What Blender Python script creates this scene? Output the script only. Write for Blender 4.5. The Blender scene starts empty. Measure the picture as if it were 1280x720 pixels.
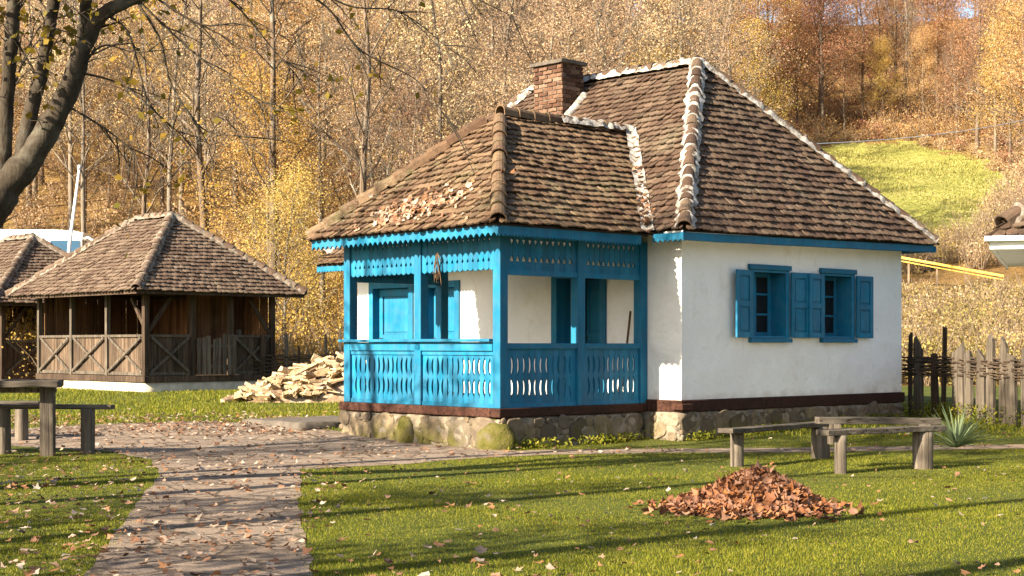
import bpy, bmesh, math, random
import numpy as np
from mathutils import Vector, Matrix, noise
from mathutils.geometry import delaunay_2d_cdt
R = math.radians
rng = random.Random(7)
nr = np.random.default_rng(11)
scn = bpy.context.scene
COL = scn.collection
# ------------------------------------------------------------------ camera / world
F, H, CH = 1900.0, 432.0, 1.5           # focal length and horizon in photo pixels, eye height
def gp(px, py, h=0.0):
    Y = F * (CH - h) / (py - H)
    return ((px - 640) / F * Y, Y)
cam = bpy.data.objects.new('camera', bpy.data.cameras.new('camera'))
COL.objects.link(cam)
cam.location = (0, 0, CH); cam.rotation_euler = (R(90), 0, 0)
cam.data.sensor_width = 36; cam.data.lens = 36 * F / 1280
cam.data.shift_y = (H - 360) / 1280
cam.data.clip_end = 2000
scn.camera = cam
SUN_DIR = Vector((0.785, 0.62, 0)).normalized()      # horizontal travel of the light
SUN_EL = R(28)
w = bpy.data.worlds.new('World'); scn.world = w; w.use_nodes = True
wn = w.node_tree
sky = wn.nodes.new('ShaderNodeTexSky'); sky.sky_type = 'NISHITA'; sky.sun_disc = False
sky.sun_elevation = SUN_EL
sky.sun_rotation = math.atan2(-SUN_DIR.x, -SUN_DIR.y)
sky.air_density = 1.0; sky.dust_density = 1.6
bg = wn.nodes['Background']; bg.inputs[1].default_value = 0.065
wn.links.new(sky.outputs[0], bg.inputs[0])
sl = bpy.data.lights.new('sun', 'SUN'); sl.energy = 5.0; sl.angle = R(0.55); sl.color = (1.0, 0.87, 0.68)
so = bpy.data.objects.new('sun', sl); COL.objects.link(so)
ld = Vector((SUN_DIR.x * math.cos(SUN_EL), SUN_DIR.y * math.cos(SUN_EL), -math.sin(SUN_EL)))
so.rotation_euler = ld.to_track_quat('-Z', 'Y').to_euler(); so.location = (-20, -15, 30)
vs = scn.view_settings
vs.view_transform = 'Standard'; vs.look = 'None'; vs.gamma = 1; vs.use_curve_mapping = False
vs.exposure = 2.05
scn.cycles.max_bounces = 6; scn.cycles.transparent_max_bounces = 6
scn.cycles.use_denoising = True

# ------------------------------------------------------------------ material helper
KS = dict(blue_paint=.53, old_clay_tiles=.47, weathered_mossy_tiles=.62, dusty_brown_tiles=.56, brown_painted_beam=.55, dark_weathered_wood=.9, brown_plank=.85,
          grey_weathered_wood=.75, grey_weathered_plank=.6, rubble_stone=.72, mossy_stone=.5, chimney_brick=.56, flagstone_path=.74, raked_leaves=.72, fallen_brown_leaves=.75,
          lime_mortar=.52, grey_mortar=.62, fresh_split_wood=.78, grey_stone_slab=.38, dark_smooth_bark=.62, woven_hazel_rods=.6, roof_boards=.5, pale_grey_bark=.55, brown_bark=.62, dry_twigs=.75, firewood_bark=1.4, dry_stalks=.6, porch_floor_boards=.6,
          rust_leaves=.88, golden_leaves=.78, yellow_green_leaves=.8, tan_leaves=.88, leaf_litter_soil=1.1, pale_plinth=.8, lime_leaves=.6)
class NT:
    def __init__(s, name):
        s.k = KS.get(name, 1.0)
        s.m = bpy.data.materials.new(name); s.m.use_nodes = True
        s.t = s.m.node_tree; s.t.nodes.clear()
        s.out = s.t.nodes.new('ShaderNodeOutputMaterial'); s._c = None
    def n(s, typ, ins=None, **kw):
        nd = s.t.nodes.new(typ)
        for k, v in kw.items(): setattr(nd, k, v)
        for k, v in (ins or {}).items(): s.set(nd.inputs[k], v)
        return nd
    def set(s, sock, v):
        if hasattr(v, 'is_output'): s.t.links.new(v, sock)
        else: sock.default_value = v if not (isinstance(v, tuple) and len(v) == 3 and sock.type == 'RGBA') else (*v, 1)
    @property
    def co(s):
        if s._c is None: s._c = s.n('ShaderNodeTexCoord').outputs['Object']
        return s._c
    def map(s, scale): return s.n('ShaderNodeMapping', {'Vector': s.co, 'Scale': scale}).outputs[0]
    def noise(s, scale, detail=4, rough=.6, vec=None, dist=0):
        return s.n('ShaderNodeTexNoise', {'Vector': vec or s.co, 'Scale': scale, 'Detail': detail, 'Roughness': rough, 'Distortion': dist}).outputs[0]
    def vor(s, scale, feature='F1', out=0, vec=None, rnd=1.0):
        nd = s.n('ShaderNodeTexVoronoi', {'Vector': vec or s.co, 'Scale': scale, 'Randomness': rnd}, feature=feature)
        return nd.outputs[out]
    def ramp(s, fac, stops, interp='LINEAR'):
        nd = s.n('ShaderNodeValToRGB', {'Fac': fac}); cr = nd.color_ramp; cr.interpolation = interp
        while len(cr.elements) < len(stops): cr.elements.new(.5)
        for e, (p, c) in zip(cr.elements, stops):
            e.position = p; e.color = (*[q * s.k for q in c], 1) if isinstance(c, tuple) else (c, c, c, 1)
        return nd.outputs[0]
    def mix(s, f, a, b, mode='MIX'):
        nd = s.n('ShaderNodeMix', data_type='RGBA', blend_type=mode)
        a, b = (tuple(q * s.k for q in x) if isinstance(x, tuple) else x for x in (a, b))
        s.set(nd.inputs[0], f); s.set(nd.inputs[6], a); s.set(nd.inputs[7], b); return nd.outputs[2]
    def math(s, op, a, b=0.0):
        nd = s.n('ShaderNodeMath', operation=op); s.set(nd.inputs[0], a); s.set(nd.inputs[1], b); return nd.outputs[0]
    def rnd(s): return s.n('ShaderNodeNewGeometry').outputs['Random Per Island']
    def orand(s): return s.n('ShaderNodeObjectInfo').outputs['Random']
    def bump(s, h, strength=.5, dist=.02):
        return s.n('ShaderNodeBump', {'Height': h, 'Strength': strength, 'Distance': dist}).outputs[0]
    def pbr(s, col, rough=.8, normal=None, spec=.3, **kw):
        nd = s.n('ShaderNodeBsdfPrincipled', {'Base Color': col, 'Roughness': rough, 'Specular IOR Level': spec})
        if normal is not None: s.set(nd.inputs['Normal'], normal)
        for k, v in kw.items(): s.set(nd.inputs[k], v)
        s.t.links.new(nd.outputs[0], s.out.inputs[0]); return s.m
    def leafy(s, col, tr=.35, rough=.7):
        d = s.n('ShaderNodeBsdfPrincipled', {'Base Color': col, 'Roughness': rough, 'Specular IOR Level': .2})
        t = s.n('ShaderNodeBsdfTranslucent', {'Color': col})
        mx = s.n('ShaderNodeMixShader', {0: tr, 1: d.outputs[0], 2: t.outputs[0]})
        s.t.links.new(mx.outputs[0], s.out.inputs[0]); return s.m

def m_plaster():
    t = NT('white_plaster')
    big = t.noise(.9, 5); fine = t.noise(9, 6); lum = t.noise(2.4, 4)
    c = t.ramp(big, [(.3, (.76, .735, .69)), (.6, (.84, .825, .79))])
    st = t.ramp(t.noise(2.2, 6, .7, t.map((1, 1, .5))), [(.57, 0.0), (.72, .5)])
    c = t.mix(st, c, (.56, .49, .39))
    spot = t.ramp(t.noise(14, 3, .6), [(.72, 0.0), (.78, .5)])
    c = t.mix(spot, c, (.50, .44, .36))
    z = t.n('ShaderNodeSeparateXYZ', {0: t.co}).outputs[2]
    lo = t.ramp(t.math('ADD', z, t.math('MULTIPLY', t.noise(3, 5), .5)), [(.85, .6), (1.15, 0.0)])
    c = t.mix(lo, c, (.50, .42, .34))
    return t.pbr(c, .9, t.bump(t.math('ADD', t.math('MULTIPLY', lum, 2.2), t.math('MULTIPLY', fine, .4)), .6, .045), .1)
def m_blue():
    t = NT('blue_paint')
    g = t.noise(9, 6, .6, t.map((1, 1, .12))); big = t.noise(1.6, 3)
    c = t.ramp(big, [(.3, (.001, .225, .42)), (.7, (.003, .315, .56))])
    c = t.mix(t.ramp(g, [(.35, .55), (.6, 0.0)]), c, (.001, .15, .31))
    worn = t.ramp(t.noise(22, 6, .7, t.map((1, 1, .35))), [(.66, 0.0), (.76, .4)])
    c = t.mix(worn, c, (.10, .33, .50))
    c = t.n('ShaderNodeHueSaturation', {'Color': c, 'Value': t.ramp(t.rnd(), [(0, .78), (1, 1.15)]), 'Saturation': t.ramp(t.noise(5, 4), [(.3, 1.0), (.7, .9)])}).outputs[0]
    dirt = t.ramp(t.noise(3.1, 6, .7, t.map((1, 1, .4))), [(.56, 0.0), (.72, .35)])
    c = t.mix(dirt, c, (.05, .16, .24))
    chip = t.ramp(t.noise(34, 5, .7), [(.70, 0.0), (.74, .8)])
    c = t.mix(chip, c, (.16, .15, .13))
    return t.pbr(c, t.ramp(g, [(.3, .5), (.7, .7)]), t.bump(g, .35, .012), .2)
def m_wood(name, dark, mid, light, sc=1.0, axis='z', rough=.85):
    t = NT(name)
    k = {'z': (1, 1, .06), 'x': (.06, 1, 1), 'y': (1, .06, 1), 'n': (1, 1, 1)}[axis]
    g = t.noise(16 * sc, 8, .65, t.map(k), .6); b = t.noise(1.7, 4)
    r = t.rnd()
    c = t.ramp(g, [(.28, dark), (.5, mid), (.72, light)])
    c = t.mix(t.ramp(b, [(.35, .45), (.65, 0.0)]), c, tuple(x * .7 for x in dark))
    hs = t.n('ShaderNodeHueSaturation', {'Color': c, 'Value': t.ramp(r, [(0, .55), (1, 1.25)])})
    k2 = tuple(q * (1.6 if q == 1 else .45) for q in k); cr = t.noise(22 * sc, 3, .5, t.map(k2), .3)
    c2 = t.mix(t.ramp(cr, [(.60, 0.0), (.66, .8)]), hs.outputs[0], tuple(q * .35 for q in dark))
    return t.pbr(c2, rough, t.bump(t.math('SUBTRACT', g, t.ramp(cr, [(.58, 0.0), (.68, .8)])), .9, .014), .2)
def m_tile(name, cols, lichen, moss=.0):
    t = NT(name); r = t.rnd(); n1 = t.noise(11, 6, .7); n2 = t.noise(1.3, 4); n3 = t.noise(38, 4, .7)
    c = t.ramp(r, [(i / (len(cols) - 1), x) for i, x in enumerate(cols)])
    c = t.mix(t.ramp(n1, [(.46, 0.0), (.66, .65)]), c, (.060, .036, .024))
    c = t.mix(t.ramp(t.math('ADD', t.math('MULTIPLY', n3, .6), t.math('MULTIPLY', n2, .5)), [(.58, 0.0), (.68, lichen)]), c, (.36, .31, .20))
    c = t.mix(t.ramp(t.math('ADD', t.math('MULTIPLY', n1, .5), t.math('MULTIPLY', n2, .6)), [(.60, 0.0), (.70, moss)]), c, (.11, .10, .03))
    return t.pbr(c, .88, t.bump(t.math('ADD', n3, n1), .5, .008), .2)
def m_mortar():
    t = NT('lime_mortar'); n = t.noise(9, 7, .7); n2 = t.noise(26, 5, .7)
    c = t.ramp(n, [(.36, (.17, .125, .09)), (.47, (.46, .41, .35)), (.62, (.78, .76, .72))])
    return t.pbr(c, .95, t.bump(t.math('ADD', n, t.math('MULTIPLY', n2, .5)), .9, .03), .1)
def m_mortar_grey():
    t = NT('grey_mortar'); n = t.noise(10, 7, .7)
    c = t.ramp(n, [(.32, (.10, .07, .05)), (.48, (.26, .21, .16)), (.65, (.40, .35, .29))])
    return t.pbr(c, .95, t.bump(n, .9, .03), .1)
KS['rubble_stones'] = .75
def m_stone(name, sc=2.6):
    t = NT(name)
    wv = t.n('ShaderNodeMix', data_type='VECTOR'); t.set(wv.inputs[0], .12); t.set(wv.inputs[4], t.co)
    nn = t.n('ShaderNodeTexNoise', {'Vector': t.co, 'Scale': 2.2, 'Detail': 3}); t.set(wv.inputs[5], nn.outputs[1])
    vec = wv.outputs[1]
    cid = t.n('ShaderNodeSeparateColor', {0: t.vor(sc, 'F1', 1, vec)}).outputs[0]
    edge = t.vor(sc, 'DISTANCE_TO_EDGE', 0, vec)
    n = t.noise(12, 7, .7); b = t.noise(1.5, 4)
    c = t.ramp(cid, [(0, (.13, .10, .075)), (.3, (.25, .20, .14)), (.55, (.33, .25, .16)), (.8, (.20, .165, .13)), (1, (.40, .34, .25))])
    c = t.mix(t.ramp(n, [(.4, 0.0), (.65, .6)]), c, (.11, .085, .06))
    mo = t.ramp(t.math('SUBTRACT', edge, t.math('MULTIPLY', t.math('ADD', n, b), .12)), [(-.02 + .02, .75), (.09, 0.0)])
    c = t.mix(mo, c, (.34, .285, .21))
    c = t.mix(t.ramp(t.noise(3.2, 6, .7), [(.50, 0.0), (.60, .75)]), c, (.38, .31, .215))
    ms = t.ramp(b, [(.53, 0.0), (.64, .75)])
    z = t.n('ShaderNodeSeparateXYZ', {0: t.co}).outputs[2]
    lowm = t.ramp(z, [(.05, 1.0), (.35, 0.0)])
    c = t.mix(t.math('MULTIPLY', ms, t.math('ADD', t.math('MULTIPLY', lowm, .8), .2)), c, (.13, .125, .022))
    h = t.math('ADD', t.ramp(edge, [(0, 0.0), (.14, 1.0)]), t.math('MULTIPLY', n, .6))
    return t.pbr(c, .93, t.bump(h, .9, .05), .15)
def m_rubble():
    t = NT('rubble_stones'); r = t.rnd(); n = t.noise(9, 7, .7); n2 = t.noise(40, 4, .7); b = t.noise(1.3, 4)
    c = t.ramp(r, [(0, (.12, .092, .068)), (.3, (.22, .17, .115)), (.55, (.31, .235, .15)), (.8, (.17, .135, .105)), (1, (.38, .31, .22))])
    c = t.mix(t.ramp(n, [(.42, 0.0), (.64, .65)]), c, (.10, .078, .056))
    c = t.mix(t.ramp(n2, [(.60, 0.0), (.72, .5)]), c, (.44, .38, .28))
    z = t.n('ShaderNodeSeparateXYZ', {0: t.co}).outputs[2]
    ms = t.math('MULTIPLY', t.ramp(b, [(.48, 0.0), (.60, .8)]), t.ramp(z, [(.08, 1.0), (.36, .1)]))
    c = t.mix(ms, c, (.145, .135, .022))
    return t.pbr(c, .95, t.bump(t.math('ADD', n, t.math('MULTIPLY', n2, .5)), .9, .03), .1)
def m_moss():
    t = NT('mossy_stone'); n = t.noise(4, 6, .7); n2 = t.noise(30, 4)
    c = t.ramp(n, [(.35, (.24, .20, .14)), (.5, (.20, .175, .05)), (.68, (.105, .11, .015))])
    return t.pbr(c, .97, t.bump(n2, .8, .03), .1)
def m_brick():
    t = NT('chimney_brick')
    r = t.rnd(); n = t.noise(9, 6, .7); b = t.noise(2.3, 4)
    c = t.ramp(r, [(0, (.09, .042, .028)), (.35, (.19, .098, .060)), (.7, (.27, .155, .098)), (1, (.36, .235, .16))])
    c = t.mix(t.ramp(n, [(.45, 0.0), (.65, .7)]), c, (.075, .048, .036))
    c = t.mix(t.ramp(b, [(.56, 0.0), (.68, .6)]), c, (.045, .03, .024))
    return t.pbr(c, .93, t.bump(n, .8, .02), .1)
def m_plain(name, col, rough=.6, spec=.3, var=.25, sc=6, bump=.2, metal=0):
    t = NT(name); n = t.noise(sc, 6, .65)
    c = t.ramp(n, [(.3, tuple(x * (1 - var) for x in col)), (.7, tuple(min(1, x * (1 + var)) for x in col))])
    return t.pbr(c, rough, t.bump(n, bump, .01), spec, Metallic=metal)
def m_leaf(name, cols, tr=.35, tint=.35):
    t = NT(name); r = t.rnd()
    c = t.ramp(r, [(i / (len(cols) - 1), x) for i, x in enumerate(cols)])
    o = t.orand()
    if tint:
        big = t.noise(.55, 3, .6); c = t.mix(t.ramp(big, [(.40, .45 * tint), (.56, 0.0)]), c, tuple(q * .62 for q in cols[0]))
    hs = t.n('ShaderNodeHueSaturation', {'Color': c, 'Hue': t.ramp(o, [(0, .5 - .025 * tint), (1, .5 + .022 * tint)]),
             'Value': t.ramp(o, [(0, 1 - .34 * tint), (1, 1 + .42 * tint)])})
    return t.leafy(hs.outputs[0], tr)
def m_bark(name, a, b, sc=7, lich=(.34, .33, .28)):
    t = NT(name); n = t.noise(sc, 7, .65, t.map((1, 1, .25))); s = t.noise(2.0, 5, .7)
    c = t.ramp(n, [(.3, a), (.65, b)])
    c = t.mix(t.ramp(s, [(.52, 0.0), (.64, .6)]), c, lich)
    return t.pbr(c, .92, t.bump(n, .9, .03), .15)
def m_ground():
    t = NT('grass_soil'); n = t.noise(1.1, 6, .65); f = t.noise(45, 5, .7); p = t.noise(.25, 3)
    c = t.ramp(n, [(.3, (.040, .058, .010)), (.55, (.075, .10, .014)), (.75, (.105, .115, .025))])
    c = t.mix(t.ramp(f, [(.35, .7), (.6, 0.0)]), c, (.045, .035, .015))
    c = t.mix(t.ramp(p, [(.45, 0.0), (.7, .4)]), c, (.12, .115, .035))
    return t.pbr(c, .95, t.bump(f, .9, .03), .1)
def m_litter():
    t = NT('leaf_litter_soil'); n = t.noise(.5, 6, .65); f = t.noise(7, 6, .75); v = t.noise(30, 4, .7)
    c = t.ramp(n, [(.3, (.19, .105, .04)), (.5, (.30, .18, .062)), (.7, (.36, .25, .085))])
    c = t.mix(t.ramp(f, [(.38, .75), (.55, 0.0)]), c, (.085, .055, .025))
    c = t.mix(t.ramp(v, [(.58, 0.0), (.7, .6)]), c, (.46, .33, .16))
    return t.pbr(c, .96, t.bump(f, 1.0, .3), .1)
def m_meadow():
    t = NT('meadow_grass'); n = t.noise(.22, 6, .65); f = t.noise(3.0, 7, .75)
    c = t.ramp(n, [(.3, (.22, .23, .055)), (.5, (.31, .295, .08)), (.72, (.42, .37, .15))])
    c = t.mix(t.ramp(f, [(.36, .6), (.56, 0.0)]), c, (.13, .145, .02))
    return t.pbr(c, .95, t.bump(f, .9, .25), .1)
def m_path():
    t = NT('flagstone_path')
    nn = t.n('ShaderNodeTexNoise', {'Vector': t.co, 'Scale': 1.8, 'Detail': 4})
    wv = t.n('ShaderNodeMix', data_type='VECTOR'); t.set(wv.inputs[0], .16); t.set(wv.inputs[4], t.co); t.set(wv.inputs[5], nn.outputs[1])
    vec = wv.outputs[1]
    cid = t.n('ShaderNodeSeparateColor', {0: t.vor(2.1, 'F1', 1, vec)}).outputs[0]
    edge = t.vor(2.1, 'DISTANCE_TO_EDGE', 0, vec)
    n = t.noise(5, 8, .75); f = t.noise(32, 6, .75); big = t.noise(.6, 4)
    c = t.ramp(cid, [(0, (.15, .112, .082)), (.35, (.25, .188, .142)), (.7, (.345, .268, .20)), (1, (.205, .163, .132))])
    c = t.mix(t.ramp(n, [(.46, 0.0), (.60, .7)]), c, (.32, .235, .165))
    c = t.mix(t.ramp(f, [(.52, 0.0), (.64, .7)]), c, (.11, .075, .055))
    c = t.mix(t.ramp(big, [(.42, 0.0), (.58, .8)]), c, (.30, .225, .165))
    gap = t.ramp(t.math('SUBTRACT', edge, t.math('MULTIPLY', n, .06)), [(0, .75), (.022, 0.0)])
    c = t.mix(gap, c, (.085, .062, .042))
    h = t.math('ADD', t.math('MULTIPLY', t.ramp(edge, [(0, 0.0), (.06, 1.0)]), .3), t.math('ADD', n, t.math('MULTIPLY', f, .5)))
    return t.pbr(c, .9, t.bump(h, .9, .03), .2)
M = dict(
    plaster=m_plaster(), blue=m_blue(), mortar=m_mortar(), greymortar=m_mortar_grey(), stone=m_stone('rubble_stone'), moss=m_moss(), rubble=m_rubble(), brick=m_brick(),
    tile=m_tile('old_clay_tiles', [(.095, .056, .037), (.155, .090, .058), (.19, .115, .073), (.225, .15, .098), (.265, .175, .115)], .5),
    mosstile=m_tile('weathered_mossy_tiles', [(.10, .055, .032), (.16, .088, .050), (.20, .125, .07), (.24, .155, .085), (.27, .17, .10)], .55, .6),
    huttile=m_tile('dusty_brown_tiles', [(.13, .080, .055), (.19, .122, .083), (.24, .165, .115), (.28, .205, .145)], .35),
    under=m_plain('roof_boards', (.05, .035, .025), .9),
    beam=m_wood('brown_painted_beam', (.055, .022, .014), (.105, .042, .026), (.155, .066, .042), axis='n'),
    dwood=m_wood('dark_weathered_wood', (.035, .022, .015), (.085, .055, .035), (.16, .11, .07)),
    plank=m_wood('brown_plank', (.09, .045, .02), (.19, .095, .042), (.30, .165, .08)),
    gwood=m_wood('grey_weathered_wood', (.075, .058, .042), (.18, .145, .108), (.31, .26, .20)),
    gwoodx=m_wood('grey_weathered_plank', (.085, .066, .05), (.20, .165, .125), (.34, .29, .22), axis='x'),
    cutwood=m_wood('fresh_split_wood', (.36, .22, .10), (.62, .46, .27), (.80, .67, .47), axis='n', sc=.8),
    barkwood=m_bark('firewood_bark', (.07, .045, .028), (.20, .14, .09)),
    glass=m_plain('dark_glass', (.012, .011, .010), .08, .5, .2, 3, 0),
    iron=m_plain('dark_iron', (.03, .028, .026), .5, .4),
    infill=m_wood('weathered_infill_boards', (.05, .033, .022), (.11, .074, .048), (.18, .13, .088)),
    floor=m_wood('porch_floor_boards', (.08, .05, .03), (.15, .10, .065), (.22, .155, .10)),
    ground=m_ground(), litter=m_litter(), meadow=m_meadow(), path=m_path(),
    slab=m_plain('grey_stone_slab', (.24, .20, .16), .9, .2, .45, 7, .8),
    concrete=m_plain('pale_plinth', (.58, .50, .37), .95, .1, .25, 4, .6),
    white=m_plain('white_paint', (.80, .79, .76), .45, .4, .05, 5, .1),
    yellow=m_plain('yellow_paint', (.78, .46, .07), .6, .3, .15, 4, .2),
    tin=m_plain('pale_grey_metal', (.52, .53, .54), .45, .5, .12, 5, .1),
    red=m_plain('red_plastic', (.45, .03, .02), .5, .4, .1),
    straw=m_plain('dry_stalks', (.20, .125, .07), .95, .1, .4, 12, .6),
    rod=m_wood('woven_hazel_rods', (.05, .034, .024), (.13, .09, .06), (.24, .18, .125), axis='n'),
    rubber=m_plain('black_rubber', (.02, .02, .02), .8), busglass=m_plain('bus_window_glass', (.03, .055, .07), .12, .5, .3, 1, 0),
    busblue=m_plain('blue_bus_paint', (.03, .09, .16), .35, .5, .15, 2, 0),
    yucca=m_leaf('yucca_blades', [(.10, .14, .07), (.17, .22, .11), (.25, .29, .15)], .2, 0),
    shrub=m_leaf('green_brown_shrub_leaves', [(.20, .18, .055), (.31, .26, .08), (.40, .32, .12), (.30, .19, .07)], .5, 0), hay=m_leaf('dry_meadow_grass', [(.22, .225, .05), (.32, .30, .08), (.42, .36, .14)], .4, 0),
    grass=m_leaf('grass_blades', [(.078, .098, .004), (.128, .146, .006), (.195, .190, .012), (.28, .24, .04)], .4, 0),
    fallen=m_leaf('fallen_brown_leaves', [(.13, .062, .034), (.24, .125, .075), (.34, .16, .07), (.40, .29, .21), (.52, .43, .34), (.30, .11, .03)], .15, 0),
    pile=m_leaf('raked_leaves', [(.12, .045, .022), (.22, .085, .038), (.31, .12, .045), (.36, .19, .11), (.25, .13, .09), (.42, .16, .035)], .12, 0),
    rust=m_leaf('rust_leaves', [(.34, .15, .07), (.46, .23, .105), (.55, .32, .16), (.64, .43, .27)], .52, 1),
    gold=m_leaf('golden_leaves', [(.48, .26, .06), (.60, .36, .085), (.68, .46, .15), (.56, .40, .18)], .52, 1),
    tan=m_leaf('tan_leaves', [(.46, .30, .16), (.57, .40, .23), (.68, .53, .36), (.54, .33, .16)], .52, 1),
    olive=m_leaf('yellow_green_leaves', [(.40, .27, .075), (.51, .35, .11), (.60, .43, .18), (.44, .25, .08)], .52, 1),
    lime=m_leaf('lime_leaves', [(.20, .15, .018), (.34, .24, .03), (.45, .27, .03), (.24, .21, .03)], .45, 0),
    pbark=m_bark('pale_grey_bark', (.16, .125, .09), (.36, .295, .22)),
    bbark=m_bark('brown_bark', (.10, .07, .048), (.26, .19, .13)),
    nbark=m_bark('dark_smooth_bark', (.035, .026, .018), (.10, .078, .055), 9, (.19, .175, .135)),
    twig=m_bark('dry_twigs', (.25, .17, .10), (.46, .35, .23), 3, (.5, .4, .3)),
)
# ------------------------------------------------------------------ mesh builder
class MB:
    def __init__(s): s.v = []; s.f = []; s.mi = []
    def add(s, vs, fs, m=0):
        o = len(s.v); s.v += [tuple(x) for x in vs]; s.f += [tuple(o + i for i in f) for f in fs]; s.mi += [m] * len(fs); return s
    def obox(s, p, ax, ay, az, m=0):
        p, ax, ay, az = map(Vector, (p, ax, ay, az))
        q = [p, p + ax, p + ax + ay, p + ay]; q += [x + az for x in q]
        return s.add(q, [(0, 3, 2, 1), (4, 5, 6, 7), (0, 1, 5, 4), (1, 2, 6, 5), (2, 3, 7, 6), (3, 0, 4, 7)], m)
    def box(s, x0, x1, y0, y1, z0, z1, m=0): return s.obox((x0, y0, z0), (x1 - x0, 0, 0), (0, y1 - y0, 0), (0, 0, z1 - z0), m)
    def bar(s, a, b, wd, th, up=(0, 0, 1), m=0):          # rectangular bar along a-b; wd across, th along up
        a, b, up = Vector(a), Vector(b), Vector(up)
        d = (b - a); sd = d.cross(up).normalized() * wd; u2 = sd.cross(d).normalized() * th
        return s.obox(a - sd / 2 - u2 / 2, d, sd, u2, m)
    def tube(s, pts, rad, n=6, m=0, cap=True):
        pts = [Vector(p) for p in pts]
        if not hasattr(rad, '__len__'): rad = [rad] * len(pts)
        vs = []; fs = []; ref = None
        for i, p in enumerate(pts):
            d = (pts[min(i + 1, len(pts) - 1)] - pts[max(i - 1, 0)])
            d = d.normalized() if d.length > 1e-9 else Vector((0, 0, 1))
            if ref is None: ref = Vector((1, 0, 0)) if abs(d.x) < .8 else Vector((0, 1, 0))
            a = (ref - d * ref.dot(d)).normalized(); b = d.cross(a); ref = a
            for k in range(n):
                t = 2 * math.pi * k / n; vs.append(p + (a * math.cos(t) + b * math.sin(t)) * rad[i])
        for i in range(len(pts) - 1):
            for k in range(n):
                k2 = (k + 1) % n; fs.append((i * n + k, i * n + k2, (i + 1) * n + k2, (i + 1) * n + k))
        if cap: fs.append(tuple(range(n))[::-1]); fs.append(tuple((len(pts) - 1) * n + k for k in range(n)))
        return s.add(vs, fs, m)
    def build(s, name, mat, parent=None, smooth=False, bevel=0):
        me = bpy.data.meshes.new(name); me.from_pydata(s.v, [], s.f)
        mats = mat if isinstance(mat, (list, tuple)) else [mat]
        for x in mats: me.materials.append(x)
        if len(mats) > 1: me.polygons.foreach_set('material_index', s.mi)
        if smooth: me.polygons.foreach_set('use_smooth', [True] * len(me.polygons))
        me.update()
        o = bpy.data.objects.new(name, me); COL.objects.link(o)
        if parent: o.parent = parent
        if bevel:
            b = o.modifiers.new('edge', 'BEVEL'); b.width = bevel; b.segments = 2; b.limit_method = 'ANGLE'; b.angle_limit = R(50)
        return o
def arrmesh(name, V, Fc, mat, parent=None, smooth=False):   # numpy: Fc is (n,k) with constant k
    me = bpy.data.meshes.new(name); n, k = Fc.shape
    me.vertices.add(len(V)); me.vertices.foreach_set('co', np.ascontiguousarray(V, dtype=np.float32).ravel())
    me.loops.add(n * k); me.loops.foreach_set('vertex_index', np.ascontiguousarray(Fc, dtype=np.int32).ravel())
    me.polygons.add(n); me.polygons.foreach_set('loop_start', np.arange(0, n * k, k, dtype=np.int32))
    if smooth: me.polygons.foreach_set('use_smooth', np.ones(n, dtype=bool))
    me.update(calc_edges=True); me.materials.append(mat)
    o = bpy.data.objects.new(name, me); COL.objects.link(o)
    if parent: o.parent = parent
    return o
def tag(o, label=None, cat=None, group=None, kind=None):
    if label: o['label'] = label
    if cat: o['category'] = cat
    if group: o['group'] = group
    if kind: o['kind'] = kind
    return o
def empty(name, loc, rz=0, label=None, cat=None, group=None):
    o = bpy.data.objects.new(name, None); COL.objects.link(o); o.empty_display_size = .2
    o.location = loc; o.rotation_euler = (0, 0, rz); return tag(o, label, cat, group)
def copy_thing(root, loc, rz=0, sc=1.0, label=None, group=None):
    c = root.copy(); COL.objects.link(c); c.location = loc; c.rotation_euler = (0, 0, rz); c.scale = (sc,) * 3
    if label: c['label'] = label
    if group: c['group'] = group
    for ch in root.children:
        d = ch.copy(); COL.objects.link(d); d.parent = c
        for g in ch.children:
            e = g.copy(); COL.objects.link(e); e.parent = d
    return c
# ------------------------------------------------------------------ terrain
def sm(a, b, x):
    t = min(1, max(0, (x - a) / (b - a))); return t * t * (3 - 2 * t)
def gz(x, y):
    z = .16 * sm(22.5, 27, y) + .12 * sm(32, 41, y)
    if y > 44:
        yy = y - 47
        z += .25 * max(0, yy) if y < 116 else .25 * 69 + .36 * (min(y, 175) - 116) + .05 * max(0, y - 175)
        z += (noise.noise((x * .05, y * .05, 3)) * 1.2 + noise.noise((x * .2, y * .2, 8)) * .3) * sm(47, 70, y)
        if x < -7:
            k = sm(53, 57, y) * (1 - sm(64, 72, y)) * sm(7, 11, -x)
            z = z * (1 - k) + 2.9 * k
    return z
MEADOW = [(8, 72), (20.5, 71.5), (25.5, 79), (30.5, 93), (32, 104), (29, 113), (20, 112), (13, 98)]
def inpoly(x, y, poly):
    r = False; n = len(poly)
    for i in range(n):
        x1, y1 = poly[i]; x2, y2 = poly[(i + 1) % n]
        if (y1 > y) != (y2 > y) and x < (x2 - x1) * (y - y1) / (y2 - y1) + x1: r = not r
    return r
def inpoly_np(X, Y, poly):
    r = np.zeros(len(X), bool); n = len(poly)
    for i in range(n):
        x1, y1 = poly[i]; x2, y2 = poly[(i + 1) % n]
        if y1 == y2: continue
        r ^= ((y1 > Y) != (y2 > Y)) & (X < (x2 - x1) * (Y - y1) / (y2 - y1) + x1)
    return r
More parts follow.
